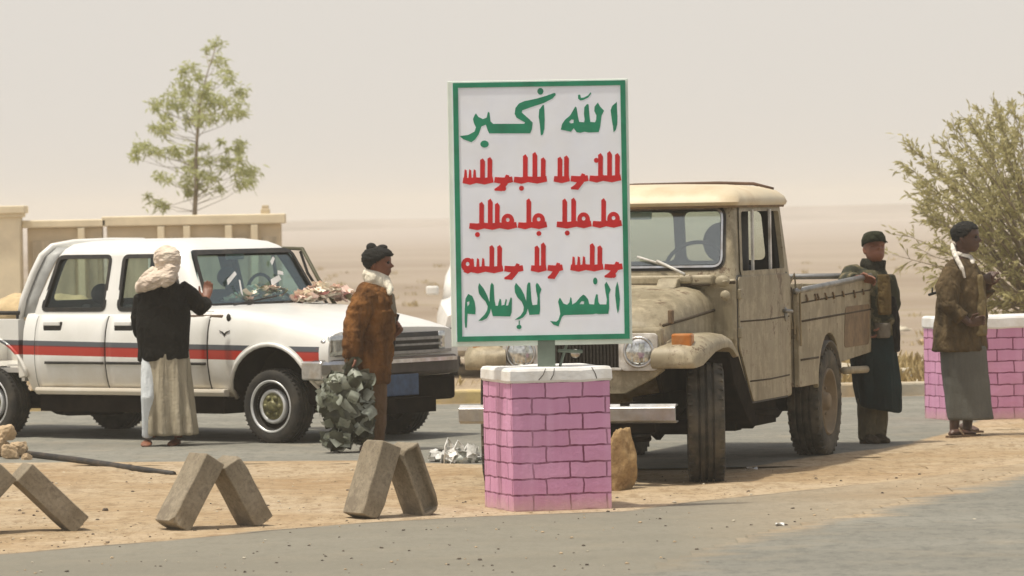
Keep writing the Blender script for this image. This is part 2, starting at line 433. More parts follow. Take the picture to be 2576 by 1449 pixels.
# slender tree behind the wall
YT = 72.0
LEAFA = leafmat('tree_leaf', (.30, .33, .13), (.60, .62, .32), .55)
def za(x, y): return (x / 1.767 * .78922, (80 + y / 1.767) * .78922)
base = Vector((at(488, 540, YT).x, YT, 0))
tr = thing('slender_tree', 'slender young tree with sparse feathery crown rising behind the boundary wall', 'tree', base)
tb = MB(); pl = [Vector((0, 0, -.1)), Vector((0, 0, 1.0))] + [at(*za(x, y), YT) - base for x, y in ((1097, 1050), (1105, 900), (1103, 760), (1112, 600), (1128, 430), (1165, 280), (1215, 120))]
tb.tube(pl, [.05, .04, .036, .032, .027, .021, .015, .010, .005], 8)
plf = [p.lerp(q, k / 8) for p, q in zip(pl[2:], pl[3:]) for k in range(8)]
clumps = [(1225,110,45),(1150,130,25),(1220,195,45),(1090,240,38),(1030,245,22),(1120,275,25),(1270,270,45),(1270,315,40),(1020,330,50),(1060,370,40),(1340,370,50),(1130,390,60),(1190,400,50),(970,400,45),(890,420,35),(870,470,25),(960,450,40),(1030,450,40),(1110,460,60),(1190,450,55),(1260,440,40),(1340,440,50),(1350,500,40),(1290,510,40),(1120,520,60),(1200,510,40),(1060,520,35),(930,520,32),(890,580,42),(950,580,32),(910,610,30),(860,560,22),(770,690,45),(800,690,35),(860,710,32),(900,710,22),(760,740,18),(990,680,32),(960,700,28),(1060,690,30),(1000,730,22),(1360,660,32),(1350,690,28),(1280,690,16),(1250,660,16),(1100,760,55),(1180,770,45),(1250,740,28),(1290,760,28),(1070,820,55),(1140,840,50),(1200,850,36),(1060,890,50),(1120,890,45),(1050,930,28),(1390,820,60),(1350,830,45),(1430,830,35),(1360,880,45),(1420,880,35),(890,860,42),(950,870,26),(1240,930,22),(830,950,16),(870,1000,40),(910,1010,32),(1350,760,26),(1350,720,26),(1270,800,22),(1150,700,22),(1160,330,26)]
LL = []; u = .78922 / 1.767 * YT / F
for x, y, r in clumps:
    c = at(*za(x + random.uniform(-12, 12), y + random.uniform(-12, 12)), YT + random.uniform(-.7, .7)) - base; R = r * u * random.uniform(.85, 1.35)
    # limb from the trunk
    a = min(plf, key=lambda q: (q - c).length + max(0, q.z - c.z + random.uniform(.15, .6)) * 3); mid = a.lerp(c, .55) + Vector((0, 0, -.05))
    if (a - c).length > R * 1.4: tb.tube([a, mid, c], [.0055, .004, .002], 5)
    nl = int(14 + r * 1.25)
    for _ in range(nl):
        o = Vector((random.gauss(0, .48), random.gauss(0, .5), random.gauss(0, .38))) * R
        d = (Vector((random.gauss(.25, .7), random.gauss(0, .7), random.gauss(-.25, .5)))).normalized()
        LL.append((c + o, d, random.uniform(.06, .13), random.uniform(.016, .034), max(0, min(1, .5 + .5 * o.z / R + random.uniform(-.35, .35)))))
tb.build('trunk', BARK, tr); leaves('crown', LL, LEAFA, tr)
# spreading thorn tree on the right
YB = 47.0
base = Vector((at(2640, 900, YB).x, YB, 0)); k = YB / F
LEAFB = leafmat('thorn_leaf', (.22, .20, .08), (.62, .58, .32), .5)
tr = thing('thorn_tree', 'wide bushy thorn tree with dusty olive leaves behind the pink wall', 'tree', base)
tb = MB(); LL = []
root = at(2650, 830, YB) - base
tb.tube([Vector((0, 0, -.1)), root * .5 + Vector((.05, 0, 0)), root], [.13, .11, .09], 9)
tips = [(2296,376),(2290,425),(2305,470),(2335,500),(2380,360),(2410,330),(2440,310),(2470,295),(2500,275),(2530,300),(2560,285),(2590,260),(2630,250),(2245,640),(2262,585),(2300,600),(2330,640),(2370,560),(2350,420),(2400,400),(2440,380),(2480,350),(2520,360),(2400,470),(2450,450),(2500,430),(2550,400),(2380,620),(2430,560),(2480,520),(2530,480),(2580,450),(2420,700),(2470,640),(2520,600),(2570,560),(2500,720),(2550,680),(2600,600),(2480,770),(2540,760),(2630,400),(2680,330),(2720,280),(2760,350),(2800,420),(2850,500),(2880,580),(2900,660),(2700,450),(2760,540),(2800,640),(2660,560),(2350,700),(2440,740),(2520,800),(2600,720),(2640,680),(2700,700),(2780,740),(2320,530),(2420,520),(2285,650)]
for x, y in tips:
    for rep in range((1 if (x < 2345 and y > 545) else 2) if x < 2620 else 1):
        px, py = x + random.uniform(-14, 14) * rep, y + random.uniform(-14, 14) * rep
        e = at(px, py, YB + random.uniform(-1.3, 1.3) * (1 if x > 2330 else .4)) - base
        a = root + Vector((random.uniform(-.15, .15), random.uniform(-.15, .15), random.uniform(-.1, .25)))
        L = (e - a).length; m1 = a.lerp(e, .4) + Vector((0, 0, .16 * L * random.uniform(.1, .6))); m2 = a.lerp(e, .75) + Vector((0, 0, .05 * L))
        path = [a, m1, m2, e]; tb.tube(path, [.022, .012, .006, .002], 5)
        nt_ = int((10 + L * 9) * (.45 if (x < 2345 and y > 545) else .85))
        for q in range(nt_):
            t_ = random.uniform(.28, 1) ** .8
            seg = min(2, int(t_ * 3)); fr = t_ * 3 - seg; p = path[seg].lerp(path[seg + 1], fr)
            ax = (path[seg + 1] - path[seg]).normalized()
            d = (ax * random.uniform(.7, 1.3) + rv(.38)).normalized(); tl = random.uniform(.10, .26)
            if q % 3 == 0: tb.tube([p, p + d * tl], [.004, .002], 3)
            for _ in range(random.randint(4, 8)):
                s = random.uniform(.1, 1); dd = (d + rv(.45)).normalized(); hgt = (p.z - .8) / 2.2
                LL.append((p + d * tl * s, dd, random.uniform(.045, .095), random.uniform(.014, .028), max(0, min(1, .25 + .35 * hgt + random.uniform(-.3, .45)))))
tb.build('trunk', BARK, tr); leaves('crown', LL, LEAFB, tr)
# boundary wall: cream masonry
CREAM = mat('cream_masonry', (.62, .52, .36), .9, var=.22, scale=1.2, bmp=.4, bscale=18, stretch=(1, 1, 2.5))
CREAM2 = mat('cream_coping', (.80, .70, .50), .85, var=.15, scale=2, bmp=.2)
PANELM = mat('wall_panel_plaster', (.54, .46, .33), .92, var=.3, scale=2.5, bmp=.4, stretch=(3, 1, .6))
YW = 62.0
def wx(x): return (x - U0) / F * YW
def wz(y): return HC - (y - V0) / F * YW + 0.0
def wall(name, label, x0, x1, yt, capn, posts, group=None):
    X0, X1 = at(x0, yt, YW).x, at(x1, yt, YW).x; zt = (at(x0, yt, YW).z + at(x1, yt, YW).z) / 2
    o = thing(name, label, 'wall', ((X0 + X1) / 2, YW, 0), 0, group); Lh = X1 - X0
    b_ = MB(); b_.box((0, .1, (zt - capn) / 2 - .05), (Lh - .06, .2, zt - capn + .1)); b_.build('masonry', CREAM, o, bevel=.01)
    b_ = MB(); b_.box((0, .08, zt - capn / 2 + .001), (Lh + .06, .32, capn)); b_.build('coping', CREAM2, o, bevel=.015)
    for px in posts:
        X = at(px, yt, YW).x - (X0 + X1) / 2
        b_ = MB(); b_.box((X, -.03, (zt - capn) / 2 - .06), (.09, .1, zt - capn + .1)); b_.build('pilaster', CREAM2, o, bevel=.008)
    ed = [x0] + list(posts) + [x1]
    for a, c in zip(ed, ed[1:]):
        A, B = at(a, yt, YW).x - (X0 + X1) / 2 + .09, at(c, yt, YW).x - (X0 + X1) / 2 - .09
        b_ = MB(); b_.box(((A + B) / 2, -.008, (zt - capn) * .48), (B - A, .03, (zt - capn) * .84)); b_.build('panel', PANELM, o, bevel=.006)
    return o
wall('boundary_wall', 'lower cream wall section next to the tall gate pillar', 62, 262, 553, .10, [205])
wall('boundary_wall', 'higher cream wall section ending behind the white pickup windshield', 262, 712, 541, .13, [405, 470, 575, 640])
X0 = at(20, 520, YW).x
o = thing('gate_pillar', 'tall cream gate pillar with flat capstone at the left end of the wall', 'pillar', (X0, YW - .1, 0)); zt = at(20, 518, YW).z
b_ = MB(); b_.box((0, 0, zt / 2 - .08), (.36, .36, zt)); b_.build('shaft', CREAM2, o, bevel=.015)
b_ = MB(); b_.box((0, 0, zt - .05), (.50, .50, .10)); b_.box((0, 0, zt - .12), (.43, .43, .06)); b_.build('capstone', CREAM2, o, bevel=.012)
q = at(667, 548, YW); b_ = MB(); b_.box((0, .09, .04), (.12, .12, .08)); b_.box((0, .09, .1), (.09, .09, .06)); o = b_.build('stone_finial', CREAM, None, bevel=.01)
o.location = (q.x, q.y, at(640, 541, YW).z - .002); tag(o, 'small square stone finial standing on the wall coping', 'finial')
# ================================================================== vehicles
class Frame:
    def __init__(s, pf, pr, yc):
        a, b = G(*pf), G(*pr); f = (a - b).normalized(); s.f = f; s.l = Vector((-f.y, f.x, 0)); s.o = a - yc * s.l; s.rz = math.atan2(f.y, f.x)
RUBBER = mat('tyre_rubber', (.022, .021, .019), .85, var=.3, scale=8, dust=((.12, .10, .07), 6, .4), bmp=.2)
RUBBER2 = mat('dusty_tyre_rubber', (.045, .042, .034), .9, var=.35, scale=8, dust=((.15, .125, .085), 7, .7), bmp=.3)
BLACK = mat('black_rubber_trim', (.009, .0095, .0095), .6, dust=((.10, .08, .055), 9, .25))
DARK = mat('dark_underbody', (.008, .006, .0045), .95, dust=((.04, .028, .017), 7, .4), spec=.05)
CHROME = mat('worn_chrome', (.62, .63, .63), .28, 1.0, var=.25, scale=14, dust=((.45, .38, .28), 10, .5))
STEEL = mat('grey_steel', (.30, .30, .29), .45, .8, var=.3, scale=10)
GLASS = glassmat('cab_glass', (.86, .91, .89), .03, .02)
GLASS2 = glassmat('windshield_glass', (.72, .87, .87), .05, .11)
GLASS3 = glassmat('dusty_glass', (.88, .92, .87), .15, .16)
LAMP = mat('lamp_glass', (.62, .64, .62), .12, .75, var=.35, scale=30)
INTER = mat('cab_interior', (.045, .045, .045), .8, var=.3)
SEATM = mat('seat_fabric', (.07, .075, .085), .9, bmp=.2)
def mk_wheel(parent, loc, r, wd, side, tyre_prof, tread, rimf, name='wheel', rub=None):
    """side: +1 outer face towards +y, -1 towards -y"""
    w_ = empty(name, parent, loc)
    mb = MB(); mb.lathe([(a * r, b_ * wd * .5) for a, b_ in tyre_prof], (0, 0, 0), 'y', 56, close=True)
    for row, n, ang in tread:                    # raised tread blocks
        for k in range(n):
            a = 2 * math.pi * (k + (.5 if row[0] > 0 else 0)) / n
            R = Matrix.Rotation(-a, 3, 'Y') @ Matrix.Rotation(ang, 3, 'X')
            mb.box(Matrix.Rotation(-a, 3, 'Y') @ Vector((r * (.966 if rub is None else .955), row[0] * wd, 0)), (.018 * r / .3, row[1] * wd, row[2] * r), R)
    mb.build('tyre', rub or RUBBER, w_, sharp=40)
    rimf(w_, r, wd, side)
    return w_
TYP = [(.60, .80), (.66, .92), (.78, 1.0), (.87, .99), (.93, .93), (.968, .80), (.985, .60), (.990, .44), (.950, .42), (.950, .32), (.993, .30), (.997, .08), (.955, .06), (.955, -.06), (.997, -.08), (.993, -.30), (.950, -.32), (.950, -.42), (.990, -.44), (.985, -.60), (.968, -.80), (.93, -.93), (.87, -.99), (.78, -1.0), (.66, -.92), (.60, -.80)]
# ------------------------------------------------------------------ white double-cab pickup
HX = Frame((678, 1117), (-30, 1102), -.86)
pk = thing('pickup_truck', 'white double-cab pickup with red side stripe and its far door ajar', 'pickup', HX.o, HX.rz)
mW, t, b = newmat('white_car_paint'); co = obco(t); sp = N(t, 'ShaderNodeSeparateXYZ'); t.links.new(co, sp.inputs[0])
zz = math_(t, 'ADD', sp.outputs[2], math_(t, 'MULTIPLY', sp.outputs[0], .014))
white = ramp(t, noisetex(t, co, 2.5, 5), [(.35, (.72, .72, .68)), (.6, (.80, .80, .77))])
lowd = ramp(t, math_(t, 'ADD', sp.outputs[2], math_(t, 'MULTIPLY', noisetex(t, co, 5), .3)), [(.52, .75), (.86, 0)])
white = mix(t, lowd, white, (.55, .47, .34))           # road dust thrown up on the sills
st = ramp(t, math_(t, 'DIVIDE', zz, 2.0), [(0, (1, 1, 1)), (.3245, (.42, .022, .010)), (.3605, (.17, .010, .010)), (.365, (.075, .085, .10)), (.3835, (1, 1, 1))], True)
on = ramp(t, math_(t, 'DIVIDE', zz, 2.0), [(0, 0), (.3245, 1), (.3835, 0)], True)
taper = math_(t, 'GREATER_THAN', math_(t, 'ADD', math_(t, 'MULTIPLY', math_(t, 'ADD', sp.outputs[0], 3.0), .45), .05), math_(t, 'ABSOLUTE', math_(t, 'SUBTRACT', zz, .745)))
arch = math_(t, 'GREATER_THAN', math_(t, 'ADD', math_(t, 'MULTIPLY', sp.outputs[0], sp.outputs[0]), math_(t, 'POWER', math_(t, 'ABSOLUTE', math_(t, 'SUBTRACT', sp.outputs[2], .355)), 2.0)), .462 * .462)
xin = math_(t, 'MULTIPLY', math_(t, 'MULTIPLY', math_(t, 'LESS_THAN', sp.outputs[0], .50), arch), taper)
side_ = math_(t, 'GREATER_THAN', math_(t, 'ABSOLUTE', sp.outputs[1]), .66)
c = mix(t, math_(t, 'MULTIPLY', math_(t, 'MULTIPLY', on, xin), side_), white, st)
t.links.new(c, b.inputs['Base Color']); b.inputs['Roughness'].default_value = .32; b.inputs['Coat Weight'].default_value = .35; b.inputs['Coat Roughness'].default_value = .12
PW = mW
PROF = [(0, .86), (.06, .93), (.18, .97), (.38, 1.0), (.62, 1.0), (.78, .985), (.90, .955), (.965, .925), (1.0, .88)]
def hxW(x): return itp(x, [-4.4, -2.7, -2.5, -.5, .1, .4, .52, .58], [.84, .855, .86, .86, .855, .845, .83, .815])
def hxT(x): return itp(x, [-2.62, -.80, -.62, -.35, .0, .3, .46, .54, .58], [1.045, 1.045, 1.058, 1.040, .992, .936, .898, .880, .866])
def hxB(x): return itp(x, [-2.7, -.4, .3, .58], [.36, .36, .40, .50])
def hxY(x, z):
    b0, t0 = hxB(x), hxT(x); return hxW(x) * itp((z - b0) / (t0 - b0), [p[0] for p in PROF], [p[1] for p in PROF])
def section(x):
    W, b0, t0 = hxW(x), hxB(x), hxT(x); h = []
    for q, k in PROF: h.append((W * k, b0 + q * (t0 - b0)))
    h += [(W * .80, t0 + .012), (W * .62, t0 + .020), (W * .40, t0 + .022 + (.004 if x > -.7 else 0)), (W * .15, t0 + .024 + (.006 if x > -.7 else 0))]
    return [Vector((x, -y, z)) for y, z in h] + [Vector((x, y, z)) for y, z in reversed(h)]
mb = MB(); mb.rings([section(x) for x in (-2.66, -2.6, -2.2, -1.7, -1.2, -.85, -.7, -.62, -.5, -.3, -.1, .1, .25, .36, .45, .51, .55, .58)])
me = mb.mesh()
def cylcut(c, r, y0, y1, n=40, ax='y'):
    q = MB(); q.cyl((c[0], y0, c[1]), (c[0], y1, c[1]), r, n=n, mi=1, sm=False); return q.mesh()
RW = .298
me = boolean(me, [cylcut((0, .355), .425, -1.1, -.52), cylcut((0, .355), .425, .52, 1.1), cylcut((-3.07, .36), .46, -1.1, -.5), cylcut((-3.07, .36), .46, .5, 1.1)])
for p in me.polygons:
    if p.material_index == 1: p.use_smooth = False
me.set_sharp_from_angle(angle=math.radians(32))
finish('body', me, [PW, DARK], pk)
# cab greenhouse, hollow
def ringxy(xr, xf, wd, z, r, bow=0.0):
    o = rr2(xr, xf, -wd, wd, r, 5)
    return [Vector((x + bow * (1 - (y / max(wd, .01)) ** 2) * (1 if x > (xr + xf) / 2 else -.3), y, z)) for x, y in o]
gl = MB(); gl.rings([ringxy(-2.64, -.72, .795, 1.02, .10, .05), ringxy(-2.60, -.80, .775, 1.15, .10, .06), ringxy(-2.53, -.93, .715, 1.36, .12, .07), ringxy(-2.48, -1.02, .675, 1.5, .14, .08), ringxy(-2.44, -1.09, .645, 1.555, .15, .08), ringxy(-2.40, -1.17, .60, 1.592, .17, .08), ringxy(-2.30, -1.32, .50, 1.617, .2, .06), ringxy(-2.1, -1.5, .3, 1.628, .2, .02)])
cav = MB(); cav.rings([ringxy(-2.55, -.83, .74, 1.062, .08, .05), ringxy(-2.47, -1.02, .66, 1.36, .1, .07), ringxy(-2.41, -1.12, .61, 1.52, .12, .07), ringxy(-2.33, -1.25, .52, 1.565, .12, .05)], mi=1)
SW1 = roundpoly([(-2.50, 1.055), (-1.80, 1.055), (-1.815, 1.495), (-2.40, 1.495)], .05)
SW2 = roundpoly([(-1.655, 1.055), (-.92, 1.055), (-1.165, 1.495), (-1.68, 1.495)], .05)
def ycut(poly):
    q = MB(); q.prism(poly, lambda a, c_, d: Vector((a, d, c_)), -1.2, 1.2, 1); return q.mesh()
def xcut(poly, x0, x1):
    q = MB(); q.prism(poly, lambda a, c_, d: Vector((d, a, c_)), x0, x1, 1); return q.mesh()
WSP = roundpoly([(-.695, 1.085), (.695, 1.085), (.60, 1.515), (-.60, 1.515)], .05)
RWP = roundpoly([(-.62, 1.13), (.62, 1.13), (.55, 1.49), (-.55, 1.49)], .06)
me = boolean(gl.mesh(), [cav.mesh(), ycut(SW1), ycut(SW2), xcut(WSP, -1.5, 0), xcut(RWP, -3, -2.2)])
me.set_sharp_from_angle(angle=math.radians(34))
finish('cab', me, [PW, INTER], pk)
def gy(z): return itp(z, [1.02, 1.15, 1.36, 1.5, 1.555], [.795, .775, .715, .675, .645])
for s_ in (-1, 1):
    for poly in (SW1, SW2):
        g = MB(); g.prism(offpoly(poly, .012), lambda a, c_, d: Vector((a, s_ * (gy(c_) - .02 + d), c_)), 0, .006); g.build('side_window', GLASS, pk)
        g = MB(); n = len(poly); o1 = offpoly(poly, .012); o2 = offpoly(poly, -.022)
        g.rings([[Vector((a, s_ * (gy(c_) + .004), c_)) for a, c_ in o1], [Vector((a, s_ * (gy(c_) + .004), c_)) for a, c_ in o2], [Vector((a, s_ * (gy(c_) - .012), c_)) for a, c_ in o2], [Vector((a, s_ * (gy(c_) - .012), c_)) for a, c_ in o1]], cap=False, sm=False)
        g.build('window_seal', BLACK, pk)
def wsx(z, y): return itp(z, [1.02, 1.15, 1.36, 1.5, 1.555], [-.67, -.74, -.86, -.94, -1.01]) - .07 * (y / .75) ** 2
g = MB(); g.prism(offpoly(WSP, .02), lambda a, c_, d: Vector((wsx(c_, a) - .016 + d, a, c_)), 0, .006); g.build('windshield', GLASS2, pk)
g = MB(); o1 = offpoly(WSP, .02); o2 = offpoly(WSP, -.018)
g.rings([[Vector((wsx(c_, a) + dx, a, c_)) for a, c_ in o] for o, dx in ((o1, .003), (o2, .003), (o2, -.014), (o1, -.014))], cap=False, sm=False)
g.build('windshield_seal', BLACK, pk)
g = MB(); g.prism(RWP, lambda a, c_, d: Vector((itp(c_, [1.02, 1.5], [-2.64, -2.48]) + .02 + d, a, c_)), 0, .006); g.build('rear_window', GLASS, pk)
# doors proud of the body
def doorpanel(x0, x1, z0, z1, s_, off=.006, curve=0):
    q = MB(); q.grid(lambda a, c_: Vector((lerp(x0, x1, a) - curve * (1 - c_) ** 3 * (1 if a < .5 else 0) * 0, s_ * (hxY(lerp(x0, x1, a), lerp(z0, z1, c_)) + off), lerp(z0, z1, c_))), 14, 16); return q
for s_ in (-1,):
    for nm, x0, x1 in (('rear', -2.515, -1.745), ('front', -1.728, -.64)):
        d_ = doorpanel(x0, x1, .425, 1.035, s_, .008).build('door', PW, pk, solid=.010, off=1 if s_ > 0 else -1, fix=False)
        doorpanel(x0 - .012, x1 + .012, .415, 1.045, s_, .002).build('door_gap_shade', BLACK, d_, fix=False)  # black sheet paints in the shade of the door gap
        hx0 = x0 + .10
        h_ = MB(); h_.box((hx0 + .085, s_ * (hxY(hx0, .935) + .008), .920), (.20, .024, .085), mi=1); h_.box((hx0 + .085, s_ * (hxY(hx0, .94) + .022), .948), (.18, .02, .034), mi=0)
        h_.build('door_handle', [PW, BLACK], d_, bevel=.006)
        ml = MB(); ml.grid(lambda a, c_: Vector((lerp(x0 + (.12 if nm == 'rear' else .0), x1, a), s_ * (hxY(lerp(x0, x1, a), .626 + .02 * c_) + .014), .618 - .014 * lerp(x0, x1, a) * 0 + .022 * c_)), 8, 2)
        ml.build('side_moulding', BLACK, d_, solid=.01, off=1, fix=False)
# belt trim strip, rocker and side molding ahead
ml = MB(); ml.box((-1.0, -.805, 1.0), (.98, .02, .035)); ml.build('belt_trim', mat('brown_trim', (.16, .11, .075), .7), pk, bevel=.005)
q = MB(); q.rings([[Vector((x, s_ * y, z)) for y, z in ((.80, .365), (.855, .37), (.872, .40), (.865, .425), (.80, .428))] for s_ in (-1,) for x in (-2.52, -.46)], sm=False); q.build('sill', PW, pk, bevel=.006)
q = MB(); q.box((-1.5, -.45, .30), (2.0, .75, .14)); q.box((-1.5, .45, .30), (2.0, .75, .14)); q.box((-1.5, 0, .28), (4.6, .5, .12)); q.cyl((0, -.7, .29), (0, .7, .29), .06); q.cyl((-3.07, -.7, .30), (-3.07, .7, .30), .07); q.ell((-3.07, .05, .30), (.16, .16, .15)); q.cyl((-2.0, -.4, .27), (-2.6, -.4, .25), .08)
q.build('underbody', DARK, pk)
# fender badge, little side marks
bd = MB(); bd.prism([(-.055, .03), (-.02, .01), (.0, -.02), (.02, .01), (.055, .03), (.02, .02), (0, .005), (-.02, .02)], lambda a, c_, d: Vector((-.46 + a, -hxY(-.46, .87) - d, .865 + c_)), -.004, .006); bd.build('badge', BLACK, pk)
bd = MB(); bd.ell((-.44, -hxY(-.44, .985) - .004, .995), (.022, .01, .032)); bd.build('washer_port', BLACK, pk)
# bed
BW = .85
bd = MB()
for s_ in (-1, 1):
    prof = [(-2.70, .45), (-2.64, .98), (-4.45, .98), (-4.45, .50), (-3.56, .50)] + [(-3.07 + .48 * math.cos(math.radians(a)), .38 + .46 * math.sin(math.radians(a))) for a in range(165, 10, -12)] + [(-2.62, .45)]
    prof = [(-2.71, .50), (-2.71, .985), (-4.45, .985), (-4.45, .50), (-3.56, .50)] + [(-3.07 + .47 * math.cos(math.radians(a)), .37 + .46 * math.sin(math.radians(a))) for a in range(163, 15, -8)]
    bd.prism(prof, lambda a, c_, d: Vector((a, s_ * d, c_)), .78, .855)
bd.box((-2.735, 0, .72), (.04, 1.56, .5)); bd.box((-4.43, 0, .72), (.05, 1.56, .5)); bd.box((-3.58, 0, .56), (1.7, 1.56, .04))
bd.build('cargo_bed', PW, pk, bevel=.012)
rl = MB()
for s_ in (-1, 1): rl.tube([(-2.72, s_ * .83, 1.035), (-4.4, s_ * .83, 1.035)], .017, 8); [rl.cyl((x, s_ * .83, .98), (x, s_ * .83, 1.03), .012, n=8) for x in (-2.74, -3.3, -3.9, -4.38)]
rl.build('bed_rail', BLACK, pk)
# roll bar / rear cab gutter (grey strip behind the cab)
rb = MB(); rb.tube([(-2.74, -.80, .98), (-2.71, -.785, 1.15), (-2.65, -.725, 1.36), (-2.60, -.675, 1.5), (-2.55, -.60, 1.575), (-2.47, -.42, 1.605), (-2.44, 0, 1.612), (-2.47, .42, 1.605), (-2.55, .60, 1.575), (-2.60, .675, 1.5), (-2.65, .725, 1.36), (-2.71, .785, 1.15), (-2.74, .80, .98)], .03, 8); rb.build('cab_rear_rail', PW, pk)
rb = MB()
for s_ in (-1, 1): rb.rings([[Vector((a, s_ * y, z)), Vector((b_, s_ * (y - .01), z))] for a, b_, y, z in ((-2.735, -2.60, .79, 1.0), (-2.71, -2.57, .77, 1.15), (-2.65, -2.50, .71, 1.36), (-2.60, -2.44, .66, 1.5), (-2.55, -2.38, .59, 1.568))], cap=False, closed=False)
rb.build('cab_rear_band', mat('grey_band', (.42, .43, .42), .5), pk, solid=.01)
# wheel lips
wl = MB()
for s_ in (-1, 1):
    wl.tube([(.43 * math.cos(math.radians(a)), s_ * (hxY(max(-.45, min(.45, .43 * math.cos(math.radians(a)))), .36 + .43 * math.sin(math.radians(a))) + .002), .355 + .43 * math.sin(math.radians(a))) for a in range(0, 181, 10)], .018, 7)
    wl.tube([(-3.07 + .475 * math.cos(math.radians(a)), s_ * .856, .37 + .465 * math.sin(math.radians(a))) for a in range(18, 163, 9)], .016, 7)
wl.build('wheel_arch_lip', PW, pk)
YHUB = mat('hub_olive', (.17, .16, .07), .5, .3, var=.6, scale=40)
RIMW = mat('rim_silver_paint', (.66, .67, .66), .35, .35, var=.2, scale=14)
def rim_hx(w_, r, wd, s_):
    h = wd * .5 * s_
    mb = MB()
    mb.lathe([(.70 * r, h * .80), (.705 * r, h * .97), (.67 * r, h * 1.0), (.635 * r, h * .86), (.60 * r, h * .5)], (0, 0, 0), 'y', 48)
    mb.build('rim', RIMW, w_)
    mb = MB(); mb.lathe([(.62 * r, h * .45), (.46 * r, h * .40), (.40 * r, h * .42)], (0, 0, 0), 'y', 40); mb.build('rim_well', DARK, w_)
    mb = MB(); mb.lathe([(.46 * r, h * .44), (.455 * r, h * .72), (.40 * r, h * .82), (.355 * r, h * .70)], (0, 0, 0), 'y', 40); mb.build('rim_ring', RIMW, w_)
    mb = MB(); mb.lathe([(.37 * r, h * .70), (.30 * r, h * .74), (.16 * r, h * .76), (.15 * r, h * .95), (.10 * r, h * 1.02), (.001, h * 1.03)], (0, 0, 0), 'y', 32)
    for k in range(6): a = 2 * math.pi * k / 6; mb.cyl((.24 * r * math.cos(a), h * .7, .24 * r * math.sin(a)), (.24 * r * math.cos(a), h * .86, .24 * r * math.sin(a)), .022 * r / .3, n=8)
    mb.build('hub', YHUB, w_)
for x, y in ((0, -.735), (0, .735), (-3.07, -.735), (-3.07, .735)):
    mk_wheel(pk, (x, y, RW - .004), RW, .215, 1 if y > 0 else -1, TYP, [((-.36, .12, .03), 48, 0), ((.36, .12, .03), 48, 0)], rim_hx)
# nose: grille, lamps, bumper, plate
PL = mat('grey_plastic', (.10, .10, .10), .6, dust=((.2, .17, .12), 8, .5))
def nose(y, z): return .585 - .055 * (abs(y) / .8) ** 3 + .02 * (0.8 - z)
g = MB(); g.grid(lambda a, c_: Vector((nose(lerp(-.62, .62, a), lerp(.68, .850, c_)) + .016, lerp(-.62, .62, a), lerp(.68, .850, c_))), 14, 3); g.build('grille', BLACK, pk, solid=.02, fix=False)
g = MB()
for z, h_, d_ in ((.800, .022, .03), (.752, .016, .022), (.694, .024, .03)):
    g.rings([[Vector((nose(y, z) + .006 + dx, y, z + dz)) for dx, dz in ((0, -h_ / 2), (d_, -h_ / 2), (d_, h_ / 2), (0, h_ / 2))] for y in np.linspace(-.60 if z > .7 else -.78, .60 if z > .7 else .78, 15)], sm=False)
g.build('grille_bar', STEEL, pk)
for s_ in (-1, 1):
    g = MB(); g.grid(lambda a, c_: Vector((nose(s_ * lerp(.57, .79, a), .78) + .024, s_ * lerp(.57, .79, a), lerp(.69, .85, c_))), 6, 4); l_ = g.build('headlight', LAMP, pk, solid=.03, fix=False)
    g = MB(); [g.ell((nose(.67, .78) + .004, s_ * y, z), (.02, .03, .032)) for y, z in ((.62, .79), (.72, .79))]; g.ell((.52, s_ * .80, .80), (.03, .018, .022)); g.ell((.50, s_ * .81, .735), (.03, .018, .022)); g.build('lamp_bulb', CHROME, l_)
    g = MB(); g.box((.44, s_ * .822, .725), (.10, .02, .07)); g.build('corner_lamp', mat('red_lens', (.45, .05, .04), .3), pk, bevel=.01)
def bump_ring(y, z0, z1, dx): return [Vector((nose(y, .6) + dx + a, y, z)) for a, z in ((0, z0), (.09, z0 + .01), (.11, z0 + .04), (.11, z1 - .03), (.09, z1), (0, z1))]
g = MB(); ys = list(np.linspace(-.86, .86, 21)); g.rings([bump_ring(y, .50, .66, -.02 - .05 * (abs(y) / .86) ** 6) for y in ys], sm=False)
me = g.mesh('bumper'); o = finish('bumper', me, [mat('bumper_brown', (.045, .032, .025), .6, dust=((.09, .07, .05), 6, .5))], pk, .01)
g = MB(); ys2 = np.linspace(-.875, -.50, 6)
g.rings([[p + Vector((.006, 0, 0)) for p in bump_ring(y, .505, .655, -.02 - .05 * (abs(y) / .86) ** 6)] for y in ys2], sm=False)
g.rings([[Vector((x, y, z)) for y, z in ((-.87, .505), (-.882, .52), (-.882, .64), (-.87, .655), (-.83, .655), (-.83, .505))] for x in (.36, .56)], sm=False); g.build('bumper_corner', CHROME, o, bevel=.008)
g = MB(); g.rings([[p + Vector((.012, 0, 0)) for p in bump_ring(y, .605, .645, -.02)] for y in np.linspace(-.5, .72, 8)], sm=False); g.build('bumper_strip', CHROME, o)
g = MB(); g.box((.695, -.06, .44), (.012, .44, .17)); g.build('licence_plate', mat('blue_plate', (.035, .075, .15), .5, var=.4, scale=12), pk, bevel=.006)
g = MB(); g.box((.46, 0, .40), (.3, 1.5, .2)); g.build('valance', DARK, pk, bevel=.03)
# wipers
for y0 in (-.45, .15):
    g = MB(); pts = [(wsx(1.075, y) + .02 - .0, y, 1.088 + .012 * k) for k, y in enumerate(np.linspace(y0, y0 + .5, 6))]; g.tube(pts, .009, 6); g.cyl((-.66, y0 + .02, 1.05), (wsx(1.08, y0) + .02, y0 + .25, 1.10), .007, n=6); g.build('wiper', BLACK, pk)
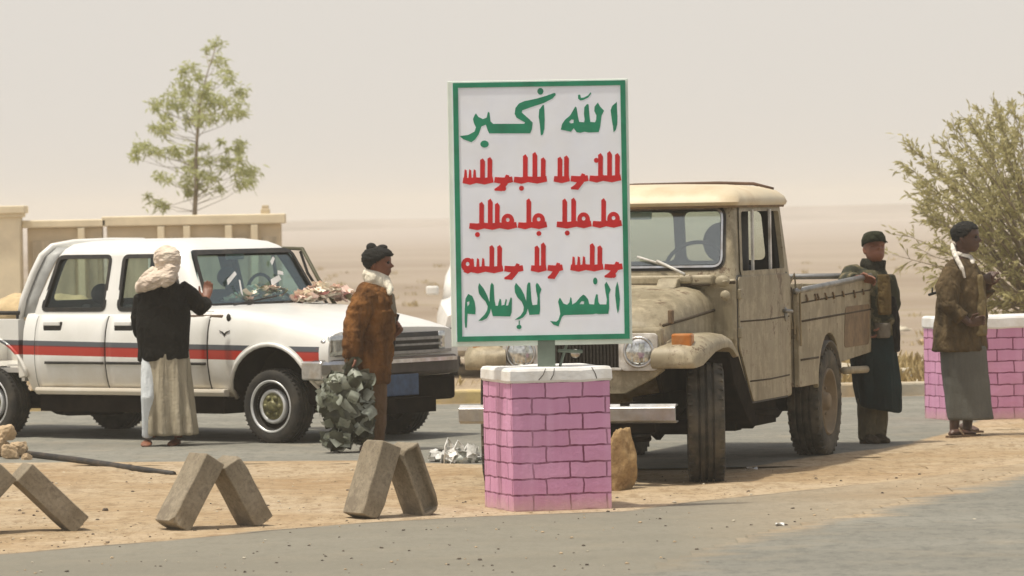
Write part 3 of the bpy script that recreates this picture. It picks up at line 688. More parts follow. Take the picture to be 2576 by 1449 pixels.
# cabin furniture
g = MB(); g.box((-.93, 0, 1.06), (.30, 1.30, .10)); g.build('dashboard', INTER, pk, bevel=.04, seg=3)
g = MB(); g.box((-1.75, 0, 1.066), (1.55, 1.40, .012)); g.build('cabin_floor', INTER, pk)
g = MB(); g.lathe([(.17 + .014 * math.cos(a), .014 * math.sin(a)) for a in np.linspace(0, 2 * math.pi, 9)[:-1]], (-1.12, .36, 1.15), 'x', 28, close=True); g.cyl((-1.12, .36, 1.15), (-.95, .36, 1.08), .02); g.build('steering_wheel', BLACK, pk)
for x, hh in ((-1.45, 1.30), (-2.2, 1.18)):
    for y in (-.36, .36):
        g = MB(); g.rings([[Vector((x + .0 + dx - .10 * (z - 1.05), y + a, z)) for a, dx in ((-.22, -.05), (.22, -.05), (.22, .05), (-.22, .05))] for z in (1.0, 1.12, hh - .1)], sm=False)
        s_ = g.build('seat', SEATM, pk, bevel=.04, seg=3)
        g = MB(); g.ell((x - .03, y, hh), (.05, .12, .085)); g.build('headrest', SEATM, s_)
g = MB(); g.box((-1.08, 0, 1.475), (.02, .22, .055)); g.build('rear_view_mirror', STEEL, pk, bevel=.01)
PAPER = mat('white_paper', (.8, .8, .78), .7)
# papers and a plush fringe lie along the dashboard
pl_ = MB()
for k in range(5): pl_.box((-.90 + random.uniform(-.06, .06), random.uniform(-.35, .4), 1.118 + .004 * k), (.10, .14, .002), Matrix.Rotation(random.uniform(-.8, .8), 3, 'Z'))
pl_.build('dashboard_papers', PAPER, pk)
pl_ = MB()
for y, z, r, w_, h_ in ((-.30, 1.30, .5, .17, .035), (-.24, 1.22, 1.4, .13, .02), (.22, 1.27, .3, .15, .05), (.33, 1.33, -.2, .07, .035), (.30, 1.43, .7, .08, .03)):
    pl_.add([Vector((wsx(z, y) - .022 + .5 * 0, y, z)) + Vector((-.35 * b_, a, b_)) for a, b_ in [(math.cos(r) * p - math.sin(r) * q_, math.sin(r) * p + math.cos(r) * q_) for p, q_ in ((-w_ / 2, -h_ / 2), (w_ / 2, -h_ / 3), (w_ / 2, h_ / 2), (-w_ / 3, h_ / 2))]], [(0, 1, 2, 3)])
pl_.build('windshield_patches', PAPER, pk, solid=.001)  # irregular white patches just behind the windshield glass
FL = [mat('pink_petal', (.80, .60, .52), .8, var=.2), mat('cream_petal', (.86, .78, .64), .8, var=.15), mat('rose_petal', (.52, .22, .20), .8, var=.3), mat('leaf_scrap', (.30, .28, .16), .8)]
def garland(name, c, ext, n, parent, label=None):
    g = MB()
    for k in range(n):
        p = Vector(c) + Vector((random.uniform(-1, 1) * ext[0], random.uniform(-1, 1) * ext[1], 0)); 
        hh = ext[2] * (1 - abs((p.y - c[1]) / ext[1]) ** 2) * random.random(); p.z += hh
        mi = random.choices([0, 1, 2, 3], [4, 6, .8, .6])[0]; R = Matrix.Rotation(random.uniform(0, 6), 3, 'Z') @ Matrix.Rotation(random.uniform(-.9, .9), 3, 'X')
        for q in range(5):
            a = 2 * math.pi * q / 5; d = R @ Vector((math.cos(a), math.sin(a), .45)); s_ = R @ Vector((-math.sin(a), math.cos(a), 0)); r = random.uniform(.04, .065)
            g.add([p, p + d * r * .6 + s_ * r * .5, p + d * r, p + d * r * .6 - s_ * r * .5], [(0, 1, 2, 3)], mi)
    return g.build(name, FL, parent, fix=False)
o = garland('flower_garland', (0, 0, 0), (.10, .32, .13), 120, None); o.location = HX.o + HX.f * -.60 + HX.l * .56 + Vector((0, 0, 1.10)); o.rotation_euler.z = HX.rz
tag(o, 'heap of pink and cream artificial flowers on the pickup bonnet by the far windshield pillar', 'flowers')
o = garland('dashboard_flowers', (-.86, .16, 1.10), (.05, .48, .12), 70, pk)
# far door ajar
dr = empty('far_door', pk, (-.66, .80, 0), (0, 0, math.radians(-24)))
q = MB(); q.grid(lambda a, c_: Vector((-1.06 * a, .06 * math.sin(c_ * 3) , lerp(.44, 1.04, c_))), 6, 6); q.build('door_panel', PW, dr, solid=.05)
fr = MB(); fr.tube([(-.03, .0, 1.04), (-.22, -.07, 1.27), (-.40, -.125, 1.52), (-.98, -.13, 1.53), (-1.04, -.03, 1.04)], .017, 7); fr.build('door_window_frame', mat('olive_frame', (.07, .065, .03), .6), dr)
fr = MB(); fr.tube([(-.20, .0, 1.06), (-.40, -.08, 1.32), (-.47, -.11, 1.50)], .012, 6); fr.build('quarter_window_bar', BLACK, dr)
# load lying in the pickup bed
SACK = mat('straw_sacking', (.55, .42, .24), .9, bmp=.5, bscale=25)
mb = MB(); [mb.ell((random.uniform(-.3, .3), random.uniform(-.3, .3), .05), (.25, .22, .16)) for _ in range(6)]
me = fuse(mb, .03, 2); wrinkle(me, lambda p, n: .03 * fbm(p * 7)); o = finish('load_sack', me, SACK); o.location = HX.o + HX.f * -3.05 + HX.l * -.28 + Vector((0, 0, .96)); tag(o, 'lumpy straw-coloured sack lying in the white pickup bed', 'sack')

# ------------------------------------------------------------------ old beige pickup
TK = Frame((1778, 1211), (2052, 1145), .705)
tk = thing('pickup_truck', 'old dusty beige round-fendered pickup with dented bed behind the tall sign', 'pickup', TK.o, TK.rz)
mT, t, b = newmat('beige_truck_paint'); co = obco(t)
a1 = ramp(t, noisetex(t, co, 1.6, 6, .65), [(.35, (.215, .18, .11)), (.62, (.325, .28, .19))])
a2 = mix(t, ramp(t, noisetex(t, co, 5, 7, .8), [(.48, 0), (.60, .75)]), a1, (.42, .355, .24))
rs = ramp(t, noisetex(t, co, 3.2, 6, .85), [(.57, 0), (.62, .9)])
a3 = mix(t, rs, a2, (.11, .065, .032))
a3 = mix(t, ramp(t, noisetex(t, co, 8, 4, .7, stretch=(1, 1, .12)), [(.50, 0), (.70, .65)]), a3, (.13, .10, .055))
t.links.new(a3, b.inputs['Base Color']); b.inputs['Roughness'].default_value = .55; bump(t, b, noisetex(t, co, 3.0, 2), .10, .03)
PT = mT
CREASE = mat('dark_crease', (.055, .038, .02), .9)  # dark brown for the seam, crease and pressing lines
CREAMP = mat('roof_paint', (.66, .57, .40), .5, var=.15, scale=2, dust=((.42, .30, .17), 4, .6))
RUSTP = mat('rusty_patch', (.20, .135, .075), .8, var=.4, scale=9)
WP = mat('chipped_white_paint', (.62, .61, .58), .5, var=.25, scale=14, dust=((.22, .17, .11), 12, .6))
HEADG = mat('headlamp_glass', (.58, .60, .60), .1, .7, var=.5, scale=35)
AMBER = mat('amber_lens', (.44, .15, .025), .35, var=.25, scale=10, dust=((.5, .33, .15), 8, .5))
tub = MB()
tub.prism([(-.55, 1.325), (-.55, .92), (-.60, .80), (-.93, .47), (-2.17, .47), (-2.19, 1.325)], lambda a, c_, d: Vector((a, d, c_)), -.785, .785)
tub.build('cab_tub', PT, tk, bevel=.025, seg=3)
def cr(z): return itp(z, [1.30, 1.83], [-2.19, -2.12])
def cf(z): return itp(z, [1.30, 1.83], [-.55, -.72])
def cw(z): return itp(z, [1.30, 1.83], [.785, .735])
gh = MB(); gh.rings([ringxy(cr(z), cf(z), cw(z), z, .06) for z in (1.30, 1.4, 1.6, 1.83)])
cv = MB(); cv.rings([ringxy(cr(z) + .05, cf(z) - .05, cw(z) - .05, z, .04) for z in (1.335, 1.6, 1.80)], mi=1)
TWS = roundpoly([(-.69, 1.405), (.69, 1.405), (.672, 1.80), (-.672, 1.80)], .07, 5)
TSW = roundpoly([(-.72, 1.36), (-1.98, 1.36), (-1.97, 1.785), (-.86, 1.785)], .04, 4)
TR1 = roundpoly([(-.62, 1.43), (-.035, 1.43), (-.035, 1.775), (-.60, 1.775)], .05, 4); TR2 = [(-a, c_) for a, c_ in reversed(TR1)]
me = boolean(gh.mesh(), [cv.mesh(), ycut(TSW), xcut(TWS, -1.5, 0), xcut(TR1, -3, -1.9), xcut(TR2, -3, -1.9)])
me.set_sharp_from_angle(angle=math.radians(34)); finish('cab_upper', me, [PT, INTER], tk)
rf = MB(); rf.rings([ringxy(-2.20, -.62, .775, 1.815, .12), ringxy(-2.21, -.60, .785, 1.838, .12), ringxy(-2.19, -.62, .775, 1.875, .14), ringxy(-2.14, -.68, .735, 1.915, .16), ringxy(-2.05, -.78, .64, 1.945, .2), ringxy(-1.9, -.95, .45, 1.962, .22), ringxy(-1.7, -1.2, .2, 1.968, .15)])
o = rf.build('roof', CREAMP, tk, sharp=50)
rf = MB(); rf.rings([ringxy(-2.19, -.63, .765, 1.80, .12), ringxy(-2.195, -.625, .77, 1.826, .12)]); rf.build('roof_gutter', RUSTP, o)
rf = MB(); rf.tube([(-2.02, -.66, 1.945), (-2.06, -.3, 1.972), (-2.06, .3, 1.975), (-2.04, .56, 1.965), (-2.06, .70, 1.925)], .013, 6); rf.build('roof_rear_rail', mat('brown_rail', (.12, .07, .045), .8), o)
g = MB(); g.prism(offpoly(TWS, .012), lambda a, c_, d: Vector((cf(c_) - .02 + d, a, c_)), 0, .006); g.build('windshield', GLASS3, tk)
g = MB(); g.rings([[Vector((cf(c_) + dx, a, c_)) for a, c_ in o_] for o_, dx in ((offpoly(TWS, .022), .006), (offpoly(TWS, -.016), .008), (offpoly(TWS, -.016), -.014), (offpoly(TWS, .022), -.014))], cap=False, sm=False); g.build('windshield_seal', BLACK, tk)
g = MB(); g.rings([[Vector((cf(c_) + dx, a, c_)) for a, c_ in o_] for o_, dx in ((offpoly(TWS, .004), .012), (offpoly(TWS, -.010), .012))], cap=False, sm=False); g.build('windshield_bead', CHROME, tk, solid=.004)
for TRn in (TR1, TR2):
    g = MB(); g.prism(TRn, lambda a, c_, d: Vector((cr(c_) + .02 + d, a, c_)), 0, .005); g.build('rear_window', GLASS3, tk)
# doors (skin proud of tub) with openings above
for s_ in (1, -1):
    dp = roundpoly([(-.60, 1.335), (-.60, .86), (-.96, .485), (-2.02, .485), (-2.05, 1.335)], .04)
    q = MB(); q.prism(dp, lambda a, c_, d: Vector((a, s_ * (.785 + d), c_)), -.01, .014); d_ = q.build('door', PT, tk, bevel=.006); q = MB(); q.prism(offpoly(dp, .014), lambda a, c_, d: Vector((a, s_ * (.785 + d), c_)), -.01, .003); q.build('door_gap_shade', BLACK, d_)  # wider black plate behind the door stands in for the shaded gap
    q = MB()
    q.rings([[Vector((a, s_ * (cw(c_) + e), c_)) for a, c_ in o_] for o_, e in ((offpoly(TSW, .035), .010), (offpoly(TSW, -.012), .014), (offpoly(TSW, -.012), -.02), (offpoly(TSW, .035), -.02))], cap=False, sm=False); q.build('door_window_frame', PT, d_)
    q = MB(); q.box((-1.14, s_ * .765, 1.575), (.035, .014, .42)); q.box((-1.66, s_ * .763, 1.575), (.04, .014, .42)); q.build('window_light_strip', WP, d_)  # pale bars stand in for strips of light seen through the cab
    q = MB(); q.tube([(-1.86, s_ * .80, 1.075), (-1.86, s_ * .835, 1.075), (-1.96, s_ * .838, 1.07)], .013, 8); q.ell((-1.93, s_ * .803, 1.05), (.035, .012, .05)); q.build('door_handle', STEEL, d_)
    for z0, xa, xb in ((1.035, -.62, -2.04), (.625, -.86, -2.02)):
        q = MB(); q.tube([(xa, s_ * .799, z0), (lerp(xa, xb, .5), s_ * .7995, z0 - .006), (xb, s_ * .799, z0)], .0055, 5); q.build('door_crease', CREASE, d_)
    q = MB(); [q.box((-.615, s_ * .80, z), (.06, .03, .07)) for z in (1.22, .96)]; q.build('hinge', PT, d_, bevel=.008)
# hood with domed top
def hsec(x):
    W = itp(x, [-.56, 0, .35, .5], [.635, .60, .565, .55]); zt = itp(x, [-.56, -.3, 0, .3, .44, .50], [1.275, 1.262, 1.225, 1.15, 1.085, 1.03]); h = [(W, .93), (W, zt - .14), (W - .015, zt - .08), (W - .07, zt - .022), (W - .16, zt + .004), (W * .5, zt + .018), (W * .15, zt + .022)]
    return [Vector((x, -y, z)) for y, z in h] + [Vector((x, y, z)) for y, z in reversed(h)]
mb = MB(); mb.rings([hsec(x) for x in (-.56, -.4, -.2, 0, .15, .3, .4, .46, .50)]); ho = mb.build('hood', PT, tk, sharp=55)
mb = MB()
for s_ in (-1, 1): mb.tube([(x, s_ * (itp(x, [-.56, 0, .35, .5], [.635, .60, .565, .55]) + .002), itp(x, [-.56, .5], [1.115, 1.04])) for x in np.linspace(-.55, .48, 8)], .011, 5)
mb.build('hood_seam', CREASE, ho)
mb = MB(); [mb.box((.36, s_ * .575, 1.095), (.06, .03, .09)) for s_ in (-1, 1)]; mb.build('hood_catch', RUSTP, ho, bevel=.008)
mb = MB()
for s_ in (-1, 1): mb.prism([(-.12, 0), (.06, 0), (-.02, .06), (-.12, .065)], lambda a, c_, d: Vector((-.38 + a, s_ * .36 + d, 1.27 + c_)), -.07, .07)
mb.build('windshield_hinge', PT, ho, bevel=.01)
mb = MB(); mb.box((-.55, 0, 1.318), (.16, 1.30, .07)); co_ = mb.build('cowl', PT, tk, bevel=.02, seg=3)
mb = MB(); mb.tube([(-.468, -.63, 1.287), (-.468, .63, 1.287)], .009, 6); mb.tube([(-.53, .66, 1.30), (-.53, .79, 1.30)], .012, 6); mb.build('cowl_seam', CREASE, co_)
mb = MB(); mb.box((-.49, .46, 1.325), (.08, .10, .06)); mb.build('wiper_motor', PT, tk, bevel=.02, seg=3)
mb = MB(); mb.tube([(-.46, .46, 1.36), (-.52, .34, 1.41), (-.57, .24, 1.45)], .010, 6); mb.tube([(-.57, .36, 1.40), (-.585, .10, 1.48)], .009, 6); mb.build('wiper', WP, tk)
# nose panel, bezel, lamps
mb = MB(); mb.box((.475, 0, .885), (.07, 1.10, .29)); mb.build('nose_panel', PT, tk, bevel=.02)
mb = MB(); mb.box((.505, 0, .875), (.02, 1.02, .215)); mb.build('grille', mat('dark_mesh', (.03, .026, .02), .8, var=.5, scale=60), tk)
mb = MB(); [mb.box((.517, y, .875), (.006, .006, .20)) for y in np.linspace(-.27, .27, 24)]; mb.build('grille_mesh', DARK, tk)
for s_ in (-1, 1):
    y0 = s_ * .40
    bz = MB(); o1 = rr2(-.125, .125, -.122, .122, .03, 4); o2 = [(.106 * math.cos(a), .106 * math.sin(a)) for a in [math.atan2(q[1], q[0]) for q in o1]]
    bz.rings([[Vector((.505 + e, y0 + a, .872 + c_)) for a, c_ in o_] for o_, e in ((o1, 0), (o1, .025), (o2, .032), (o2, .005))], cap=False, sm=False); bzo = bz.build('headlight_bezel', WP, tk, bevel=.004)
    hl = MB(); hl.lathe([(.106, .0), (.104, .03), (.094, .036), (.088, .03)], (.51, y0, .872), 'x', 36); hl.build('headlight_ring', CHROME, bzo)
    hl = MB(); hl.lathe([(.092, .028), (.07, .044), (.04, .052), (.001, .055)], (.508, y0, .872), 'x', 32); [hl.box((.553 - .00, y0 + d, .872), (.01, .008, .12)) for d in (-.04, -.013, .013, .04)]; hl.build('headlight', HEADG, bzo, sharp=30)
mb = MB(); [mb.box((.518, 0, z), (.02, .56, .018)) for z in (.762, .988)]; [mb.box((.518, s_ * .27, .875), (.02, .016, .21)) for s_ in (-1, 1)]; mb.build('grille_frame', WP, tk, bevel=.004)
mb = MB(); mb.ell((.525, -.03, .865), (.012, .035, .03)); mb.build('grille_emblem', CHROME, tk)
mb = MB(); mb.prism([(-.56, .755), (.56, .755), (.50, .71), (.30, .60), (-.30, .60), (-.50, .71)], lambda a, c_, d: Vector((.47 + d, a, c_)), -.03, .03); mb.build('apron', PT, tk, bevel=.01)
mb = MB(); mb.rings([[Vector((.74 + a, y, z)) for a, z in ((-.05, .425), (.0, .42), (.03, .435), (.035, .52), (.0, .545), (-.05, .54), (-.05, .53), (-.01, .53), (.015, .515), (.015, .445), (-.01, .432), (-.05, .435))] for y in (-.76, .70)], sm=False); mb.build('bumper', mat('grey_bumper_metal', (.40, .41, .42), .32, .65, var=.3, scale=8, dust=((.30, .25, .17), 10, .6)), tk, bevel=.004)
mb = MB(); [mb.box((.58, s_ * .36, .50), (.36, .06, .10)) for s_ in (-1, 1)]; mb.box((.66, 0, .39), (.12, 1.1, .06)); mb.build('bumper_bracket', DARK, tk)
# fenders, mud panels, indicators
FP = [(.60, .775), (.615, .82), (.58, .862), (.48, .905), (.30, .948), (.08, .968), (-.14, .968), (-.28, .945), (-.38, .885)]
for s_ in (1, -1):
    q = MB()
    q.rings([[Vector((x, s_ * (y - .05 * max(0, (x - .30) / .26) ** 2), z)) for y, z in ((.545, zb), (.545, zt), (.70, zt + .004), (.775, zt - .008), (.812, zt - .034), (.826, zt - .06 if zt - .06 > zb + .02 else zb + .02), (.822, zb + .006), (.80, zb))] for x, zt, zb in ((.575, .845, .785), (.56, .875, .765), (.52, .905, .762), (.44, .930, .775), (.33, .955, .815), (.15, .972, .855), (-.05, .976, .872), (-.20, .970, .872), (-.31, .952, .85), (-.40, .905, .81), (-.43, .87, .80))]); q.build('fender', PT, tk, sharp=60)
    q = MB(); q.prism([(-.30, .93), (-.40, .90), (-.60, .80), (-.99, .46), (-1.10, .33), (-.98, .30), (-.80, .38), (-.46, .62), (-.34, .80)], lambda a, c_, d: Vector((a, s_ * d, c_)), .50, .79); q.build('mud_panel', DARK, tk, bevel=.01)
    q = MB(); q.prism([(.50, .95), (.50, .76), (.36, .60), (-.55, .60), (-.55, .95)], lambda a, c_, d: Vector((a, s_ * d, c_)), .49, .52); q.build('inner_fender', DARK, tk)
    q = MB(); q.box((.45, s_ * .675, .925), (.085, .135, .125)); sg = q.build('turn_signal', AMBER, tk, bevel=.012)
    q = MB(); q.box((.45, s_ * .675, .868), (.10, .10, .03)); q.build('signal_base', DARK, sg)
    q = MB(); q.tube([(-.45, s_ * .68, 1.30), (-.43, s_ * .76, 1.31)], .010, 6); q.ell((-.43, s_ * .745, 1.215), (.02, .035, .035)); q.ell((-.46, s_ * .72, 1.31), (.03, .05, .04)); q.build('mirror_stub', PT, tk)
# wheels and running gear
RT = .395
def rim_tk(w_, r, wd, s_):
    h = wd * .5 * s_
    mb = MB(); mb.lathe([(.62 * r, h * .80), (.60 * r, h * .95), (.56 * r, h * .90), (.53 * r, h * .35), (.44 * r, h * .28), (.36 * r, h * .45), (.24 * r, h * .52), (.17 * r, h * .52), (.16 * r, h * .85), (.12 * r, h * .95), (.001, h * .95)], (0, 0, 0), 'y', 40)
    for k in range(6): a = 2 * math.pi * k / 6; mb.cyl((.27 * r * math.cos(a), h * .45, .27 * r * math.sin(a)), (.27 * r * math.cos(a), h * .62, .27 * r * math.sin(a)), .012, n=6)
    mb.build('rim', mat('dusty_rim', (.20, .15, .09), .7, var=.3), w_)
for x, y, st_ in ((0, .705, 1), (0, -.705, 1), (-3.2, .705, 0), (-3.2, -.705, 0)):
    w_ = mk_wheel(tk, (x, y, RT - .006), RT, .245, 1 if y > 0 else -1, TYP, [((-.40, .13, .05), 34, .1), ((.40, .13, .05), 34, -.1)], rim_tk, rub=RUBBER2)
    if st_: w_.rotation_euler.z = math.radians(15)
q = MB(); q.cyl((0, -.6, .36), (0, .6, .36), .05); q.ell((0, -.15, .36), (.17, .15, .15)); q.cyl((-3.2, -.6, .38), (-3.2, .6, .38), .06); q.ell((-3.2, .1, .38), (.18, .16, .17))
for s_ in (-1, 1):
    q.box((-2.1, s_ * .38, .52), (5.2, .07, .12)); q.tube([(.55, s_ * .36, .48), (0, s_ * .38, .30), (-.6, s_ * .38, .46)], .03, 6); q.tube([(-2.6, s_ * .42, .50), (-3.2, s_ * .42, .31), (-3.9, s_ * .42, .52)], .035, 6)
q.box((-1.4, .10, .40), (.5, .4, .18)); q.box((-1.75, -.5, .40), (.6, .3, .2)); q.box((-1.62, .62, .38), (.7, .18, .16)); q.tube([(.3, .4, .30), (.1, .1, .26), (-.2, -.5, .28)], .02, 6); q.box((-.95, .64, .33), (.18, .10, .08)); q.cyl((-1.3, .68, .40), (-2.0, .70, .36), .035)
q.build('running_gear', DARK, tk)
# bed
bd = MB()
ar = [(-3.19 + .37 * math.cos(math.radians(a)), .50 + .385 * math.sin(math.radians(a))) for a in range(0, 181, 12)]
side = [(-2.22, 1.195), (-2.22, .53), (-2.80, .53)] + ar + [(-3.58, .66), (-4.62, .70), (-4.66, 1.25)]
for s_ in (-1, 1): bd.prism(side, lambda a, c_, d: Vector((a, s_ * d, c_)), .785, .825)
bd.box((-2.25, 0, .86), (.04, 1.56, .66)); bd.box((-3.44, 0, .70), (2.4, 1.56, .03)); bd.box((-4.64, 0, .96), (.04, 1.56, .52)); bd.prism([(-2.3, .70), (-2.8, .70)] + [(a, c_ + .02) for a, c_ in ar] + [(-3.6, .70), (-3.6, .74), (-3.55, .95), (-2.85, .95), (-2.8, .74), (-2.3, .74)], lambda a, c_, d: Vector((a, d, c_)), .42, .785) if 0 else None
bo = bd.build('cargo_bed', PT, tk, bevel=.006)
q = MB(); [q.box((-3.44, s_ * .778, .94), (2.36, .008, .46)) for s_ in (-1, 1)]; q.box((-3.44, 0, .72), (2.36, 1.54, .012)); q.box((-2.274, 0, .94), (.008, 1.54, .46)); q.box((-4.616, 0, .95), (.008, 1.54, .46)); q.build('bed_lining', mat('dark_bed_lining', (.075, .05, .035), .9, var=.5), bo)  # dark brown sheets over the inner faces of the bed
q = MB()
for s_ in (-1, 1):
    q.box((-3.42, s_ * .80, 1.135), (.001, .001, .001)) if 0 else None
    q.tube([(-2.26, s_ * .824, .99), (-4.6, s_ * .824, 1.02)], .008, 6); q.tube([(-2.26, s_ * .824, .72), (-2.82, s_ * .824, .72)], .008, 6); q.tube([(-2.26, s_ * .824, 1.12), (-4.6, s_ * .824, 1.165)], .006, 6)
q.build('bed_pressing', CREASE, bo)
q = MB()
for s_ in (-1, 1): q.tube([(-2.18, s_ * .815, 1.205), (-3.4, s_ * .82, 1.235), (-4.72, s_ * .82, 1.272)], .022, 8)
q.tube([(-4.70, -.82, 1.27), (-4.70, .82, 1.27)], .022, 8); q.build('bed_rail', STEEL, bo)
q = MB()
for x in (-2.44, -2.72, -2.80, -3.05, -3.3, -3.62, -4.0, -4.3): dz = random.uniform(.03, .06); q.tube([(x, .832, 1.175), (x - .02, .838, 1.175 - dz), (x - .045, .83, 1.17 - dz), (x - .05, .832, 1.15)], .007, 5)
q.build('rope_hook', RUSTP, bo)
q = MB(); q.prism(roundpoly([(-3.66, .76), (-4.52, .76), (-4.56, 1.06), (-3.72, 1.06)], .06), lambda a, c_, d: Vector((a, .8255 + d, c_)), 0, .003); q.build('repair_patch', RUSTP, bo)
q = MB()
for k in range(6): q.tube([(-2.21, .55 + .05 * k + .02 * math.sin(k * 3), 1.20), (-2.23, .60 + .05 * k, 1.28 + .05 * math.sin(k * 2)), (-2.26, .68 + .03 * k, 1.22), (-2.21, .74 + .02 * k, 1.02 - .04 * k)], .008, 5)
q.build('rope', mat('pale_rope', (.35, .29, .19), .9), bo)
q = MB(); q.grid(lambda a, c_: Vector((-3.19 + .405 * math.cos(lerp(.9, 2.6, a)), lerp(.60, .83, c_), .41 + .42 * math.sin(lerp(.9, 2.6, a)))), 10, 2); q.build('wheel_guard', mat('grey_guard', (.10, .09, .075), .8), bo, solid=.012)
q = MB(); q.cyl((-3.5, .86, .60), (-4.15, .88, .585), .028, n=10); q.build('side_step_bar', PT, bo)
q = MB(); q.box((-2.2, .70, .9), (.03, .14, .8)); q.build('cab_gap_strip', RUSTP, bo)
# cabin interior
g = MB(); g.grid(lambda a, c_: Vector((lerp(-1.28, -1.62, a), .60 + .03 * math.sin(a * 9), lerp(1.34, 1.80, c_))), 10, 4); g.build('cab_darkener', INTER, tk, solid=.01)  # added dark sheet that darkens the view through the side window
g = MB(); g.box((-.86, 0, 1.355), (.26, 1.38, .10)); g.build('dashboard', INTER, tk, bevel=.03, seg=3)
g = MB(); R = Matrix.Rotation(math.radians(-35), 3, 'Y')
ringp = [[Vector((-1.12, .36, 1.40)) + R @ Vector((.014 * math.sin(b_), (.205 + .014 * math.cos(b_)) * math.cos(a), (.205 + .014 * math.cos(b_)) * math.sin(a))) for b_ in np.linspace(0, 2 * math.pi, 8)[:-1]] for a in np.linspace(0, 2 * math.pi, 33)]
g.rings(ringp, cap=False); g.cyl((-1.12, .36, 1.40), (-.9, .36, 1.25), .02); g.build('steering_wheel', BLACK, tk)
for y in (-.38, .38):
    g = MB(); g.box((-1.75, y, 1.25), (.12, .5, .30)); s_ = g.build('seat', SEATM, tk, bevel=.04, seg=3)
    if y > 0:
        g = MB(); g.ell((-1.72, y + .02, 1.56), (.07, .13, .14)); g.cyl((-1.74, y, 1.36), (-1.73, y, 1.46), .02); g.build('headrest', SEATM, s_)
g = MB(); g.box((-1.4, 0, 1.335), (1.4, 1.45, .012)); g.build('cabin_floor', INTER, tk)
g = MB(); g.box((-.84, -.02, 1.765), (.02, .32, .07)); g.cyl((-.82, -.02, 1.80), (-.8, -.02, 1.83), .01); g.build('mirror_glint', mat('pale_blue_glint', (.42, .58, .62), .3), tk, bevel=.01)  # pale blue slab paints in the glint of the cab mirror
# ------------------------------------------------------------------ white car beyond the kerb, mostly behind the sign
YC = 51.0; q0 = at(1322, 960, YC); car = thing('parked_car', 'white car standing beyond the road, mostly hidden behind the sign', 'car', (q0.x, YC, 0.0), math.radians(-90))
WC = mat('plain_white_paint', (.78, .77, .73), .35, var=.12, coat=.3)
def csec(x, W, b0, t0): 
    h = [(W * .9, b0), (W, b0 + .18), (W, t0 - .2), (W * .95, t0 - .05), (W * .8, t0)]; return [Vector((x, -y, z)) for y, z in h] + [Vector((x, y, z)) for y, z in reversed(h)]
mb = MB(); mb.rings([csec(x, W, b0, t0) for x, W, b0, t0 in ((-3.9, .85, .35, .80), (-3.6, .93, .28, .86), (-1.2, .95, .25, .90), (-.3, .94, .25, .86), (-.05, .86, .32, .74))]); mb.build('body', WC, car, sharp=40)
gh2 = MB(); gh2.rings([ringxy(-3.5, -1.0, .90, .84, .12), ringxy(-3.2, -1.4, .86, 1.10, .14), ringxy(-2.9, -1.75, .74, 1.36, .18), ringxy(-2.7, -1.95, .5, 1.43, .2)]); cv2 = MB(); cv2.rings([ringxy(-3.4, -1.1, .84, .90, .1), ringxy(-3.1, -1.5, .80, 1.10, .1), ringxy(-2.9, -1.8, .69, 1.33, .12)], mi=1)
me = boolean(gh2.mesh(), [cv2.mesh(), xcut([(-.76, .95), (.76, .95), (.64, 1.31), (-.64, 1.31)], -2.2, 0), ycut([(-1.65, .93), (-3.0, .93), (-2.8, 1.28), (-1.95, 1.28)])]); finish('cabin', me, [WC, INTER], car)
mb = MB(); mb.prism([(-.78, .93), (.78, .93), (.66, 1.33), (-.66, 1.33)], lambda a, c_, d: Vector((itp(c_, [.84, 1.1, 1.36], [-1.0, -1.4, -1.75]) - .03 + d, a, c_)), 0, .006); mb.build('windshield', GLASS, car)
for s_ in (-1, 1):
    mb = MB(); mb.prism([(-1.6, .92), (-3.0, .92), (-2.8, 1.3), (-1.9, 1.3)], lambda a, c_, d: Vector((a, s_ * (itp(c_, [.84, 1.1, 1.36], [.90, .86, .74]) - .03 + d), c_)), 0, .006); mb.build('side_window', GLASS, car)
    mb = MB(); mb.ell((-.06, s_ * .62, .64), (.03, .15, .08)); mb.build('headlight', LAMP, car)
    mb = MB(); mb.box((-1.25, s_ * 1.0, .95), (.08, .14, .10)); mb.build('wing_mirror', WC, car, bevel=.02)
    for x in (-.8, -3.1):
        w_ = empty('wheel', car, (x, s_ * .83, .31)); mb = MB(); mb.lathe([(a * .31, b_ * .1) for a, b_ in TYP], (0, 0, 0), 'y', 30, close=True); mb.build('tyre', RUBBER, w_); mb = MB(); mb.lathe([(.19, .08 * s_), (.1, .06 * s_), (.001, .07 * s_)], (0, 0, 0), 'y', 20); mb.build('rim', STEEL, w_)
mb = MB(); mb.box((-.04, 0, .50), (.12, 1.7, .14)); mb.build('bumper', BLACK, car, bevel=.03)
